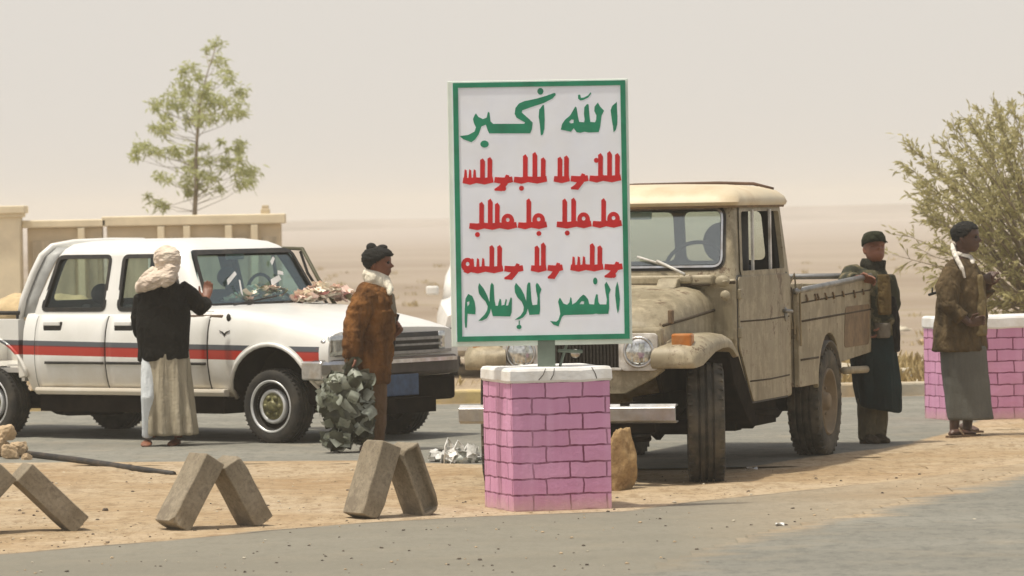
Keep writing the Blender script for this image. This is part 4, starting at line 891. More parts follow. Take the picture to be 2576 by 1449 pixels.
# ================================================================== sign on its pillar
def paintedbrick():
    m, t, b = newmat('pink_painted_brick'); uv = N(t, 'ShaderNodeUVMap'); co = obco(t)
    nz = N(t, 'ShaderNodeTexNoise'); nz.inputs['Scale'].default_value = 9; t.links.new(uv.outputs[0], nz.inputs['Vector'])
    dv = N(t, 'ShaderNodeVectorMath', operation='MULTIPLY_ADD'); t.links.new(nz.outputs['Color'], dv.inputs[0]); dv.inputs[1].default_value = (.026, .022, 0); t.links.new(uv.outputs[0], dv.inputs[2])
    br = N(t, 'ShaderNodeTexBrick'); t.links.new(dv.outputs[0], br.inputs['Vector'])
    br.inputs['Scale'].default_value = 1.0; br.inputs['Brick Width'].default_value = .232; br.inputs['Row Height'].default_value = .0965; br.inputs['Mortar Size'].default_value = .0058; br.inputs['Mortar Smooth'].default_value = .15
    br.offset = .36; br.inputs['Color1'].default_value = (.57, .255, .43, 1); br.inputs['Color2'].default_value = (.64, .31, .49, 1); br.inputs['Mortar'].default_value = (.16, .03, .075, 1)
    c = mix(t, ramp(t, noisetex(t, co, 14, 4, stretch=(1, 1, .08)), [(.42, 0), (.75, .45)]), br.outputs['Color'], (.72, .40, .60))
    c = mix(t, ramp(t, noisetex(t, co, 6, 5), [(.55, 0), (.75, .35)]), c, (.62, .32, .42))
    sp = N(t, 'ShaderNodeSeparateXYZ'); t.links.new(co, sp.inputs[0])
    splash = ramp(t, math_(t, 'ADD', sp.outputs[2], math_(t, 'MULTIPLY', noisetex(t, co, 12, 4), .12)), [(.05, .75), (.16, 0)])
    c = mix(t, splash, c, (.58, .40, .36))       # sand splashed on the foot of the wall
    t.links.new(c, b.inputs['Base Color']); b.inputs['Roughness'].default_value = .75
    bump(t, b, math_(t, 'SUBTRACT', noisetex(t, co, 25, 4), math_(t, 'MULTIPLY', br.outputs['Fac'], .8)), .4, .012); return m
PINK = paintedbrick()
CAPW = mat('white_limewash', (.80, .80, .79), .8, var=.12, scale=5, dust=((.62, .56, .45), 7, .35), bmp=.4, bscale=22)
CRACK = mat('crack', (.12, .11, .10), .9)
def pillar(label, corner, yaw, a, d, h, cap, uo=0.0, group=None, cracks=()):
    o = thing('brick_pillar', label, 'pillar', (corner.x, corner.y, 0), yaw, group)
    # local: corner at origin, front along +x, left face along +y
    n = 10; vs = []; uv = []; fs = []
    per = [((0, d), (0, 0), -d), ((0, 0), (a, 0), 0), ((a, 0), (a, d), a), ((a, d), (0, d), a + d)]
    for (p, q, u0) in per:
        o0 = len(vs); Lr = math.dist(p, q)
        for i in range(n + 1):
            for j in range(n + 1):
                x, y = lerp(p[0], q[0], i / n), lerp(p[1], q[1], i / n); z = lerp(-.06, h - cap, j / n)
                k = .006 * noise.noise(Vector((x * 4, y * 4, z * 4)))
                vs.append((x + (k if p[0] == q[0] else 0), y + (k if p[1] == q[1] else 0), z)); uv.append((u0 + Lr * i / n + uo, z - .015))
        for i in range(n):
            for j in range(n): q_ = o0 + i * (n + 1) + j; fs.append((q_, q_ + n + 1, q_ + n + 2, q_ + 1))
    me = bpy.data.meshes.new('brickwork'); me.from_pydata(vs, [], fs); ul = me.uv_layers.new(name='UVMap')
    for lp in me.loops: ul.data[lp.index].uv = uv[lp.vertex_index]
    finish('brickwork', me, PINK, o)
    mb = MB(); nn = 14
    R = []
    for z, e in ((h - cap - .004, .004), (h - cap + .01, .012), (h - .02, .010), (h - .004, .0), (h, -.02)):
        R.append([Vector((x + .004 * noise.noise(Vector((x * 9, z * 9, 1))), y, z + (.008 * noise.noise(Vector((x * 6, y * 6, 2))) if z < h - .05 or z > h - .03 else 0))) for x, y in [(lerp(-e, a + e, i / nn), -e) for i in range(nn)] + [(a + e, lerp(-e, d + e, i / nn)) for i in range(nn)] + [(lerp(a + e, -e, i / nn), d + e) for i in range(nn)] + [(-e, lerp(d + e, -e, i / nn)) for i in range(nn)]])
    mb.rings(R, sm=False); co_ = mb.build('cap', CAPW, o)
    if cracks:
        mb = MB()
        for x0, x1 in cracks: mb.tube([(x0, -.0115, h - .005), (lerp(x0, x1, .5) + .006, -.0125, h - cap * .5), (x1, -.0120, h - cap + .012)], .0028, 5)
        mb.build('crack', CRACK, co_)
    return o
CORN = G(1293, 1290)
pillar('square pink painted brick pillar with white cap holding up the lettered sign', CORN, math.radians(17), .615, .60, .862, .085, .01, 'pink painted brick pillars', ((.21, .165), (.265, .24), (.50, .53)))
C2 = G(2398, 1060)
pillar('long pink painted brick wall with white cap behind the man in the grey wrap', C2, math.radians(17), 1.5, .62, .862, .10, .05, 'pink painted brick pillars')
SY = CORN.y + .16
sg = at(1366, 855, SY); sg = thing('sign_board', 'tall white board with green border and green and red painted lettering on a pink pillar', 'sign', (sg.x, SY, .86), math.radians(2))
SZ = at(1369, 856, SY).z - .86
SIGNW = mat('sign_white', (.87, .90, 1.0), .45, var=.06, scale=3, dust=((.72, .68, .60), 2.5, .25))
SIGNE = mat('sign_edge', (.74, .82, .74), .5, var=.1)
GREEN = mat('green_sign_paint', (.008, .235, .125), .5, var=.25, scale=7)
RED = mat('red_sign_paint', (.60, .008, .012), .5, var=.18, scale=9)
K = SY / 28.3
mb = MB(); mb.box((-.005, .03, SZ + .7575 * K), (1.072 * K, .055, 1.575 * K)); mb.build('panel', [SIGNE], sg, bevel=.004)
mb = MB(); mb.box((.0, -.0005, SZ + .7675 * K), (1.03 * K, .008, 1.535 * K)); mb.build('face', SIGNW, sg)
mb = MB()
for x, z, sx, sz in ((-.494, .7675, .030, 1.535), (.500, .7675, .030, 1.535), (.003, 1.5205, .964, .029), (.003, .0155, .964, .031)): mb.box((x * K, -.005, SZ + z * K), (sx * K, .010, sz * K))
mb.build('border', GREEN, sg)
L1 = {'a':[(.463,1.407),(.435,1.384),(.425,1.358),(.432,1.293),(.438,1.258),(.44,1.226),(.454,1.241),(.463,1.275),(.465,1.318),(.463,1.37)],
'b':[(.35,1.405),(.33,1.381),(.328,1.355),(.34,1.329),(.338,1.303),(.331,1.288),(.303,1.291),(.299,1.33),(.295,1.395),(.285,1.397),(.269,1.378),(.266,1.339),(.27,1.304),(.266,1.289),(.237,1.292),(.231,1.322),(.223,1.378),(.215,1.383),(.195,1.349),(.184,1.331),(.153,1.306),(.135,1.28),(.127,1.248),(.187,1.234),(.204,1.255),(.221,1.231),(.243,1.227),(.269,1.233),(.291,1.228),(.352,1.229),(.361,1.259),(.371,1.328),(.386,1.356),(.363,1.381)],
'bh':[(.177,1.293),(.192,1.307),(.205,1.305),(.203,1.286),(.187,1.284)],
'c':[(.233,1.452),(.233,1.43),(.246,1.419),(.263,1.421),(.294,1.436),(.312,1.459),(.307,1.466),(.294,1.449),(.268,1.436),(.25,1.434),(.246,1.454)],
'd':[(.024,1.397),(.001,1.369),(-.003,1.326),(.003,1.282),(.006,1.239),(.008,1.215),(.021,1.221),(.03,1.256),(.033,1.308),(.032,1.36),(.03,1.394)],
'e':[(.098,1.465),(.09,1.466),(.046,1.451),(-.015,1.434),(-.089,1.42),(-.12,1.406),(-.14,1.38),(-.145,1.345),(-.134,1.323),(-.084,1.294),(-.089,1.286),(-.274,1.289),(-.289,1.304),(-.294,1.356),(-.303,1.361),(-.312,1.326),(-.334,1.318),(-.36,1.331),(-.375,1.353),(-.384,1.34),(-.393,1.319),(-.387,1.293),(-.376,1.271),(-.385,1.245),(-.422,1.226),(-.474,1.22),(-.453,1.201),(-.405,1.182),(-.383,1.197),(-.361,1.227),(-.343,1.275),(-.317,1.285),(-.307,1.252),(-.298,1.233),(-.055,1.229),(-.044,1.253),(-.039,1.292),(-.06,1.314),(-.103,1.353),(-.099,1.366),(-.051,1.383),(.028,1.407),(.081,1.433),(.101,1.454)]}
L5 = {'a':[(.447,.34),(.436,.305),(.433,.258),(.44,.184),(.446,.151),(.455,.175),(.461,.236),(.455,.309)],
'b':[(.382,.341),(.371,.323),(.375,.284),(.383,.237),(.38,.206),(.341,.207),(.333,.22),(.329,.266),(.32,.268),(.311,.238),(.307,.207),(.278,.21),(.272,.238),(.255,.26),(.243,.267),(.225,.252),(.199,.222),(.177,.209),(.173,.248),(.167,.253),(.16,.222),(.146,.208),(.125,.216),(.108,.247),(.102,.249),(.093,.228),(.101,.189),(.105,.154),(.093,.119),(.08,.109),(.044,.114),(.063,.092),(.093,.081),(.104,.111),(.115,.137),(.128,.147),(.301,.149),(.317,.153),(.332,.149),(.39,.15),(.397,.185),(.396,.267),(.407,.293),(.395,.319)],
'bh':[(.22,.211),(.233,.228),(.248,.226),(.246,.21)],
'c':[(-.031,.342),(-.038,.329),(-.036,.295),(-.028,.251),(-.031,.212),(-.059,.21),(-.065,.243),(-.07,.343),(-.081,.345),(-.089,.33),(-.093,.287),(-.096,.235),(-.108,.274),(-.125,.309),(-.155,.344),(-.164,.322),(-.162,.288),(-.147,.257),(-.122,.231),(-.111,.2),(-.114,.174),(-.131,.149),(-.166,.125),(-.138,.127),(-.114,.14),(-.096,.161),(-.087,.191),(-.079,.152),(-.019,.154),(-.014,.182),(-.015,.273),(-.004,.303),(-.021,.333)],
'd':[(-.298,.348),(-.306,.333),(-.311,.29),(-.314,.233),(-.327,.273),(-.346,.312),(-.373,.347),(-.38,.321),(-.376,.286),(-.359,.26),(-.338,.238),(-.325,.208),(-.328,.186),(-.343,.16),(-.382,.122),(-.357,.124),(-.33,.138),(-.313,.168),(-.306,.194),(-.296,.149),(-.192,.145),(-.183,.171),(-.18,.253),(-.188,.258),(-.197,.232),(-.204,.21),(-.217,.21),(-.21,.245),(-.217,.249),(-.226,.215),(-.243,.211),(-.245,.246),(-.253,.252),(-.26,.228),(-.265,.209),(-.278,.211),(-.284,.246),(-.287,.333)],
'e':[(-.439,.283),(-.455,.257),(-.459,.227),(-.462,.188),(-.463,.119),(-.461,.084),(-.451,.084),(-.447,.14),(-.445,.166),(-.399,.161),(-.397,.196),(-.401,.235),(-.415,.27)],
'eh':[(-.448,.235),(-.433,.24),(-.433,.224),(-.444,.209)]}
LZ = [0]
def letter(mb, poly, holes=()):
    LZ[0] = (LZ[0] + 1) % 40; dz = -.00004 * LZ[0]
    al = [list(poly)] + [list(h) for h in holes]; flat = [p for q in al for p in q]
    tri = tessellate_polygon([[Vector((a, c, 0)) for a, c in q] for q in al])
    P = lambda a, c, d: (a * K, d, SZ + c * K)
    n = len(flat); mb.add([P(a, c, -.0056 + dz) for a, c in flat], [tuple(t_) for t_ in tri])
    o = 0
    for q in al:
        m_ = len(q); mb.add([P(a, c, -.0056 + dz) for a, c in q] + [P(a, c, -.0035) for a, c in q], [(i, (i + 1) % m_, m_ + (i + 1) % m_, m_ + i) for i in range(m_)])
def disc(c, rx, ry, n=16): return [(c[0] + rx * math.cos(2 * math.pi * k / n), c[1] + ry * math.sin(2 * math.pi * k / n)) for k in range(n)]
def fat(pts, ws):
    """outline of a brush stroke"""
    L_, R_ = [], []
    for i, p in enumerate(pts):
        a = Vector(pts[max(0, i - 1)]); b_ = Vector(pts[min(len(pts) - 1, i + 1)]); d = (b_ - a).normalized(); n = Vector((-d.y, d.x)) * ws[i] / 2; p = Vector(p)
        L_.append(tuple(p + n)); R_.append(tuple(p - n))
    return L_ + R_[::-1]
mb = MB()
for k_, p in L1.items():
    if k_ != 'bh': letter(mb, p, [L1['bh']] if k_ == 'b' else [])
letter(mb, disc((.010, 1.477), .018, .02)); letter(mb, disc((-.327, 1.170), .025, .021)); mb.build('lettering', GREEN, sg)
mb = MB()
for k_, p in L5.items():
    if k_ not in ('bh', 'eh'): letter(mb, p, [L5['bh']] if k_ == 'b' else ([L5['eh']] if k_ == 'e' else []))
letter(mb, disc((.316, .346), .013, .021)); letter(mb, disc((-.141, .082), .015, .013)); letter(mb, fat([(-.139, .12), (-.140, .09)], [.006, .006])); mb.build('lettering', GREEN, sg)
# three red rows: brush strokes with the rhythm of the painted rows, not legible words
rnd = random.Random(11)
def redrow(zc, spans):
    mb = MB()
    for (xa, xb) in spans:
        bl = zc - .058; x = xb; k = 0
        while x > xa + .03:
            kind = 'acbadbec'[(k + int(zc * 10)) % 8]; wdt = min({'a': .075, 'b': .10, 'c': .085, 'd': .09, 'e': .10}[kind] * rnd.uniform(.9, 1.15), x - xa); k += 1
            letter(mb, fat([(x + .004, bl + .004), (x - wdt * .5, bl - .004), (x - wdt - .004, bl + .003)], [.034, .040, .033]))
            if kind in 'ab':
                for f_ in ((.2,) if kind == 'a' else (.16, .62)):
                    h = rnd.uniform(.13, .165); u = x - wdt * f_; letter(mb, [(u + .014, bl), (u + .015, bl + h * .55), (u + .017, bl + h * .86), (u + .004, bl + h), (u - .012, bl + h * .93), (u - .013, bl + h * .5), (u - .015, bl)])
            if kind == 'c': letter(mb, disc((x - wdt * .5, bl + .028), .038, .043, 20), [disc((x - wdt * .5, bl + .034), .011, .012)[::-1]])
            if kind == 'd': letter(mb, fat([(x - wdt * .25, bl + .03), (x - wdt * .4, bl - .015), (x - wdt * .7, bl - .050), (x - wdt * 1.05, bl - .056)], [.020, .034, .036, .010]))
            if kind == 'e': [letter(mb, [(x - wdt * f_ + .011, bl), (x - wdt * f_ + .008, bl + .062), (x - wdt * f_ - .004, bl + .068), (x - wdt * f_ - .011, bl)]) for f_ in (.15, .5, .85)]
            if rnd.random() < .35: s_ = rnd.choice((-1, 1)); letter(mb, disc((x - wdt * .5, bl + (.108 if s_ > 0 else -.050)), .015, .015, 10))
            x -= wdt + (.016 if kind in 'ad' else 0)
    return mb.build('lettering', RED, sg)
redrow(1.012, [(.085, .475), (-.455, .035)])
redrow(.742, [(.085, .475), (-.455, .030)])
redrow(.485, [(.175, .475), (-.06, .12), (-.455, -.115)])
POSTM = mat('greygreen_post', (.16, .20, .16), .6, var=.3)
mb = MB(); mb.box((.02, .035, SZ * .5 + .05), (.105, .07, SZ + .14)); mb.tube([(.10, .05, -.0), (.16, .05, SZ + .02)], .010, 6); mb.tube([(.09, .05, SZ * .6), (.24, .05, SZ * .55)], .012, 6); mb.build('post', POSTM, sg, bevel=.004)
# ================================================================== concrete blocks leaned together
m, t, b = newmat('concrete_block'); co = obco(t)
c = ramp(t, noisetex(t, co, 7, 5, .7), [(.3, (.20, .165, .115)), (.65, (.32, .275, .20))])
c = mix(t, ramp(t, noisetex(t, co, 60, 3, .8), [(.32, .6), (.5, 0)]), c, (.11, .09, .065)); c = mix(t, ramp(t, noisetex(t, co, 3, 4), [(.5, 0), (.7, .55)]), c, (.36, .31, .235)); c = mix(t, ramp(t, noisetex(t, co, 5, 5, .8), [(.52, 0), (.64, .6)]), c, (.13, .105, .075))
t.links.new(c, b.inputs['Base Color']); b.inputs['Roughness'].default_value = .95; bump(t, b, noisetex(t, co, 80, 3, .8), .5, .006); BLOCKM = m
def blockmesh(L, T, D, recess=False):
    mb = MB(); nx_, nz_ = 10, 5
    q = MB(); q.box((0, 0, 0), (T, D, L)); me = q.mesh('concrete_block'); bm = bmesh.new(); bm.from_mesh(me)
    bmesh.ops.recalc_face_normals(bm, faces=bm.faces[:])
    if recess:
        f = [f for f in bm.faces if f.normal.y < -.9][0]; bmesh.ops.inset_individual(bm, faces=[f], thickness=.028); bmesh.ops.inset_individual(bm, faces=[f], thickness=.006)
        bmesh.ops.translate(bm, verts=f.verts, vec=(0, .055, 0))
    bmesh.ops.bevel(bm, geom=bm.edges[:], offset=.005, segments=1, affect='EDGES')
    bmesh.ops.triangulate(bm, faces=[f for f in bm.faces if len(f.verts) > 4])
    bmesh.ops.subdivide_edges(bm, edges=[e for e in bm.edges if e.calc_length() > .06], cuts=4, use_grid_fill=True)
    cr_ = random.Random(int(L * 1000 + T * 77 + len(bpy.data.meshes)))
    for _ in range(2):                 # broken corners
        cn = Vector((cr_.choice((-1, 1)) * T / 2, cr_.choice((-1, 1)) * D / 2, cr_.choice((-1, 1)) * L / 2)); rad = cr_.uniform(.025, .05)
        for v in bm.verts:
            e = (v.co - cn).length
            if e < rad: v.co += (-cn).normalized() * (rad - e) * .75
    for v in bm.verts: v.co += Vector((noise.noise(v.co * 14 + Vector((L, T, 0))), noise.noise(v.co * 14 + Vector((5, 1, 2))), noise.noise(v.co * 14 + Vector((2, 9, 4))))) * .0045
    bm.to_mesh(me); bm.free(); return me
def pair(base, yaw, lean1, lean2, L, T, D, labels, rec=(False, False), L2=None, shift=0.0):
    """two blocks whose tops meet above base"""
    R0 = Matrix.Rotation(yaw, 4, 'Z')
    for k, (s_, ln) in enumerate(((-1, lean1), (1, lean2))):
        LL_ = L if k == 0 or L2 is None else L2
        me = blockmesh(LL_, T, D, rec[k]); o = finish('concrete_block', me, BLOCKM)
        a = math.radians(ln) * (-s_)   # tilt so that the top leans to the middle
        # right block stands under the tilted left one: inner top corners touch on the middle line
        Rl = Matrix.Rotation(a, 4, 'Y')
        inner = Rl @ Vector((-s_ * T / 2, 0, LL_ / 2)); low = min((Rl @ Vector((sx * T / 2, 0, -LL_ / 2))).z for sx in (-1, 1))
        o.matrix_world = Matrix.Translation(base) @ R0 @ Matrix.Translation(Vector((-inner.x + shift * s_, .0 if k == 0 else .012, -low - .010))) @ Rl
        tag(o, labels[k], 'concrete block', 'concrete blocks leaned in pairs along the roadside')
pair(G(545, 1330) + Vector((0, .03, 0)), math.radians(33), 32, 30, .45, .135, .21, ('left leaning concrete block of the middle pair beside the black pipe end', 'right leaning concrete block of the middle pair beside the black pipe end'), L2=.415)
pair(G(988, 1302) + Vector((0, .03, 0)), math.radians(36), 20.5, 22, .455, .14, .21, ('left block of the pair nearest the pink pillar, pale side face in light', 'block with a hollow in its face, in the pair nearest the pink pillar'), (False, True), L2=.43)
pair(G(33, 1345) + Vector((0, .03, 0)), math.radians(20), 44, 46, .46, .135, .21, ('concrete block at the left picture edge, cut off by the frame', 'right leaning concrete block of the leftmost pair, slumped low'))
# ================================================================== rocks, bags, pipe, litter
def rockmat(name, c1, c2):
    m, t, b = newmat(name); co = obco(t)
    c = ramp(t, noisetex(t, co, 9, 6, .75), [(.3, c1), (.66, c2)]); t.links.new(c, b.inputs['Base Color']); b.inputs['Roughness'].default_value = .9; bump(t, b, noisetex(t, co, 30, 5, .8), .6, .012); return m
OCHRE = rockmat('ochre_stone', (.15, .08, .03), (.50, .35, .17)); TAN = rockmat('tan_stone', (.34, .24, .14), (.58, .44, .28)); PALE = rockmat('pale_stone', (.40, .36, .27), (.66, .60, .48))
def rock(pos, sz, m, label, group=None, rot=0, seed=0, jag=.35):
    bm = bmesh.new(); bmesh.ops.create_icosphere(bm, subdivisions=5, radius=1); r_ = random.Random(int(seed * 97) + 5)
    pl_ = [(Vector((r_.gauss(0, 1), r_.gauss(0, 1), r_.gauss(0, .8))).normalized(), r_.uniform(.60 if jag > .32 else .68, .84 if jag > .32 else .92)) for _ in range(13)] + [(Vector((0, 0, -1)), .75)]
    for v in bm.verts:
        p = v.co.copy(); q = Vector((max(-.72, min(.72, p.x)), max(-.72, min(.72, p.y)), max(-.85, min(.85, p.z)))) * 1.22
        for n_, d_ in pl_:
            e = q.dot(n_) - d_
            if e > 0: q -= n_ * e * .93
        q *= 1 + .09 * jag * 3 * fbm(p * 3 + Vector((0, seed, 0)), 4)
        v.co = Vector((q.x * sz[0] / 2, q.y * sz[1] / 2, q.z * sz[2] / 2)) * 1.12
    me = bpy.data.meshes.new('rock'); bm.to_mesh(me); bm.free(); me.polygons.foreach_set('use_smooth', [True] * len(me.polygons)); me.set_sharp_from_angle(angle=math.radians(28))
    o = finish('rock', me, m); lo = min(v.co.z for v in me.vertices); o.location = Vector(pos) + Vector((0, 0, -lo * .93)); o.rotation_euler.z = rot
    return tag(o, label, 'rock', group)
rock(G(1566, 1236) + Vector((0, .06, 0)), (.195, .20, .40), OCHRE, 'tall ochre stone standing on end beside the pink pillar', seed=5.1, jag=.3)
hp = 'sandy rocks piled at the roadside'
HL = ['topmost sandy rock of the small pile at the left edge', 'sandy rock low in the left pile, touching the pipe end', 'round sandy rock at the foot of the left pile, half out of the picture', 'flat sandy rock in front of the left pile', 'small sandy rock between the left pile and the pipe']
for k, (x, y, dz, s_) in enumerate(((18, 1150, .13, .17), (48, 1152, 0, .15), (5, 1150, 0, .2), (25, 1156, 0, .14), (66, 1158, 0, .08))):
    rock(G(x, y) + Vector((0, 0, dz)), (s_, s_ * .9, s_ * .8), TAN, HL[k], hp, rot=k, seed=k * 3.1)
hp = 'pale rubble stones beyond the road'
HL = ['large pale rubble stone beyond the road right of the soldier', 'pinkish rubble stone on top of the stones right of the soldier', 'pale rubble stone behind the rear wheel of the beige pickup', 'low rubble stone under the rear of the beige pickup bed', 'small rubble stone by the left end of the long pink wall', 'pale stone lying higher up the sandy slope behind the soldier', 'flat rubble stone beyond the road next to the long pink wall']
for k, (x, y, Y, s_) in enumerate(((2283, 985, 46.5, .24), (2290, 945, 46.8, .2), (2130, 945, 46.6, .30), (2165, 985, 46.4, .22), (2310, 1000, 46.0, .14), (2285, 875, 50, .16), (2310, 960, 46.8, .18))):
    p = at(x, y, Y); p.z = max(0, p.z - s_ * .4) if k in (1,) else 0; rock(p, (s_ * 1.2, s_, s_ * .85), PALE, HL[k], hp, rot=k * 1.3, seed=k * 2.7 + 1)
PIPEM = mat('black_pipe', (.014, .012, .010), .6, dust=((.12, .085, .05), 9, .4))
a = G(58, 1150); e = G(436, 1200); mb = MB(); mb.tube([a + Vector((-.12, .1, .035)), a + Vector((0, 0, .03)), a.lerp(e, .35) + Vector((.02, .06, .025)), a.lerp(e, .7) + Vector((0, .05, .02)), e + Vector((0, 0, .018))], .024, 8); o = mb.build('black_pipe', PIPEM); tag(o, 'long thin black pipe lying on the sand behind the blocks', 'pipe')
BAGW = glassmat('x', (1, 1, 1)); bpy.data.materials.remove(BAGW)
BAGW, t, b = newmat('white_plastic'); co = obco(t)
t.links.new(ramp(t, noisetex(t, co, 14, 4), [(.35, (.55, .55, .52)), (.6, (.85, .85, .83))]), b.inputs['Base Color']); b.inputs['Roughness'].default_value = .3; b.inputs['Transmission Weight'].default_value = .15
def crumple(me, amp, fr, seed=0):
    def fn(p, n):
        q = p * fr + Vector((seed, seed, 0)); return amp * (1 - 2 * abs(noise.noise(q))) + amp * .6 * (1 - 2 * abs(noise.noise(q * 2.3)))
    wrinkle(me, fn)
def loops(name, label, x0, y0, n, seed, k=1.0):
    r = random.Random(seed); p0 = G(x0, y0); mb = MB()
    core = MB(); core.ell((0, 0, .03), (.13 * k, .08 * k, .045 * k)); core.ell((.03, 0, .06), (.07 * k, .06 * k, .05 * k)); me = fuse(core, .012, 1); vs_ = [(v.co.copy(), v.normal.copy()) for v in me.vertices]; mb.add([v.co for v in me.vertices], [tuple(p.vertices) for p in me.polygons], 1, True)
    for _ in range(46):
        p, nn_ = r.choice(vs_)
        if p.z < .01: continue
        nn_ = (nn_ + Vector((r.gauss(0, .5), r.gauss(0, .5), r.gauss(.2, .4)))).normalized(); u = nn_.cross(Vector((r.gauss(0, 1), r.gauss(0, 1), r.gauss(0, 1)))).normalized(); v = nn_.cross(u); a, b_ = r.uniform(.03, .06) * k, r.uniform(.02, .04) * k; c1 = r.uniform(-.02, .03)
        P_ = [[p + u * (a * (i - 1)) + v * (b_ * (j - 1)) + nn_ * (.006 + c1 * (1 - abs(i - 1)) + r.uniform(-.006, .010)) for j in range(3)] for i in range(3)]
        mb.add([q for w__ in P_ for q in w__], [(i * 3 + j, (i + 1) * 3 + j, (i + 1) * 3 + j + 1, i * 3 + j + 1) for i in range(2) for j in range(2)], 0, False)
    for q in range(n):
        xa = r.uniform(-.13, .05) * k; xb = xa + r.uniform(.05, .12) * k; h = r.uniform(.13, .20) * k
        mb.tube([(xa, r.uniform(-.07, -.02), .0), (lerp(xa, xb, .15), -.03, h * .7), (lerp(xa, xb, .45), -.02, h), (lerp(xa, xb, .85), -.02, h * .75), (xb, r.uniform(-.08, -.02), .0)], [.010, .015, .009, .014, .008], 7, 0, True, .5)
    o = mb.build(name, [BAGW, mat('grey_bag_body', (.30, .32, .29), .4)], None, fix=False); o.location = p0; return tag(o, label, 'plastic bag')  # white folds over a grey plastic bag body
loops('plastic_bag', 'crumpled white plastic bag standing in folds left of the pink pillar', 1163, 1166, 3, 3)
loops('plastic_bag', 'flatter crumpled white plastic bag behind the one by the pink pillar', 1118, 1163, 1, 8, .8)
o = MB(); o.grid(lambda a, c_: Vector((.075 * a - .04, .03 * c_, .012 + .008 * math.sin(a * 5 + c_ * 3))), 8, 4); o = o.build('litter_scrap', PAPER, solid=.002); o.location = G(1893, 1182); tag(o, 'white scrap of litter on the sand right of the beige pickup front wheel', 'litter')
o = MB(); o.grid(lambda a, c_: Vector((.05 * a - .02, .04 * c_, .012 + .01 * math.sin(a * 4 + c_ * 5))), 6, 4); o = o.build('litter_scrap', PAPER, solid=.002); o.location = G(1960, 1325); tag(o, 'small white scrap of litter on the grey gravel near the road edge', 'litter')
# pebbles: uncountable
mb = MB()
def pebble(p, r, mi):
    v = [Vector((math.cos(a) * r * random.uniform(.7, 1.2), math.sin(a) * r * random.uniform(.7, 1.2), r * .1)) for a in (0, 1.05, 2.1, 3.14, 4.2, 5.24)]
    top = [q * .6 + Vector((0, 0, r * random.uniform(.4, .75))) for q in v]
    mb.rings([[p + q for q in v], [p + q for q in top]], mi, True)
for _ in range(1500):
    y = random.uniform(1180, 1445); x = random.uniform(-40, 2620); p = G(x, y); pv = Vector((p.x, p.y))
    if sdist(pv, NR) > -.1 and random.random() < .96: continue
    if sdist(pv, SH) > 0 and random.random() < .7: continue
    if far_d(pv) > -.05: continue
    p.z = .004; pebble(p, random.choice((.005, .005, .006, .007, .009, .012)) * (1 if random.random() > .04 else 1.9), random.choice((0, 1, 1, 1, 0, 2)))
for _ in range(500):
    y = random.uniform(800, 1000); p = at(random.uniform(-100, 2700), y, 46); Yd = random.uniform(45.5, 70); p = Vector((random.uniform(-8, 9), Yd, .02)); pebble(p, random.choice((.03, .04, .06, .1)), random.choice((0, 2)))
o = mb.build('pebbles', [TAN, rockmat('dark_pebble', (.05, .04, .035), (.14, .11, .08)), PALE], fix=False); o['kind'] = 'stuff'
# dry tufts on the plain: uncountable
LL = []
for _ in range(420):
    Yd = 46 + 110 * random.random() ** 1.6; X = random.uniform(-9, 11) * Yd / 60; c0 = Vector((X, Yd, .02)); s_ = random.uniform(.5, 1.3)
    for _ in range(14):
        d = (Vector((random.gauss(0, .5), random.gauss(0, .5), random.uniform(.5, 1.2)))).normalized(); LL.append((c0 + Vector((random.gauss(0, .08), random.gauss(0, .08), 0)), d, .16 * s_, .02 * s_, random.uniform(.2, .9)))
for _ in range(150):
    p = G(random.uniform(2090, 2345), random.uniform(880, 985)); p.y = random.uniform(45.6, 50); p.x = (random.uniform(2090, 2345) - U0) / F * p.y; c0 = Vector((p.x, p.y, .02)); s_ = random.uniform(.7, 2.2)
    for _ in range(16):
        d = (Vector((random.gauss(0, .5), random.gauss(0, .5), random.uniform(.5, 1.4)))).normalized(); LL.append((c0 + Vector((random.gauss(0, .12), random.gauss(0, .1), 0)), d, .16 * s_, .018 * s_, random.uniform(.3, 1)))
h = bpy.data.objects.new('holder', None)
o = leaves('dry_scrub', LL, leafmat('dry_scrub_leaf', (.22, .16, .07), (.50, .39, .19), .25), None); o['kind'] = 'stuff'; bpy.data.objects.remove(h)
# ================================================================== people
SKIN = mat('brown_skin', (.20, .080, .045), .5, var=.2, scale=14, spec=.4)
SKIN2 = mat('dark_brown_skin', (.085, .042, .028), .5, var=.2, scale=14)
EYE = mat('eye', (.02, .015, .012), .2)
HAIRM = mat('black_curly_hair', (.009, .009, .008), .95, var=.5, scale=60, bmp=.8, bscale=90)
def cloth(name, col, col2=None, scale=5, bmp=.35, bscale=60, rough=.9, stretch=None, var=.3, cs=(1, 1, .6), ck=.9):
    m = mat(name, col, rough, var=var, scale=scale, bmp=bmp, bscale=bscale, col2=col2, stretch=stretch, spec=.15); t = m.node_tree; b = t.nodes['Principled BSDF']; co = obco(t)
    f1 = math_(t, 'ABSOLUTE', math_(t, 'SUBTRACT', noisetex(t, co, 11, 2, .5, stretch=cs), .5)); f2 = noisetex(t, co, bscale, 3)     # creases and weave
    bump(t, b, math_(t, 'ADD', math_(t, 'MULTIPLY', f1, 2.2), math_(t, 'MULTIPLY', f2, .12 + bmp * .2)), ck, .035); return m
TF = [0, .05, .12, .20, .27, .33, .40, .48, .55, .62, .75, .87, .95, 1.0]
FF = [.055, .082, .089, .093, .090, .094, .092, .085, .093, .094, .088, .068, .042, .004]
TB = [0, .10, .25, .40, .60, .75, .87, .95, 1.0]; BB = [.03, .052, .075, .092, .105, .100, .076, .046, .004]
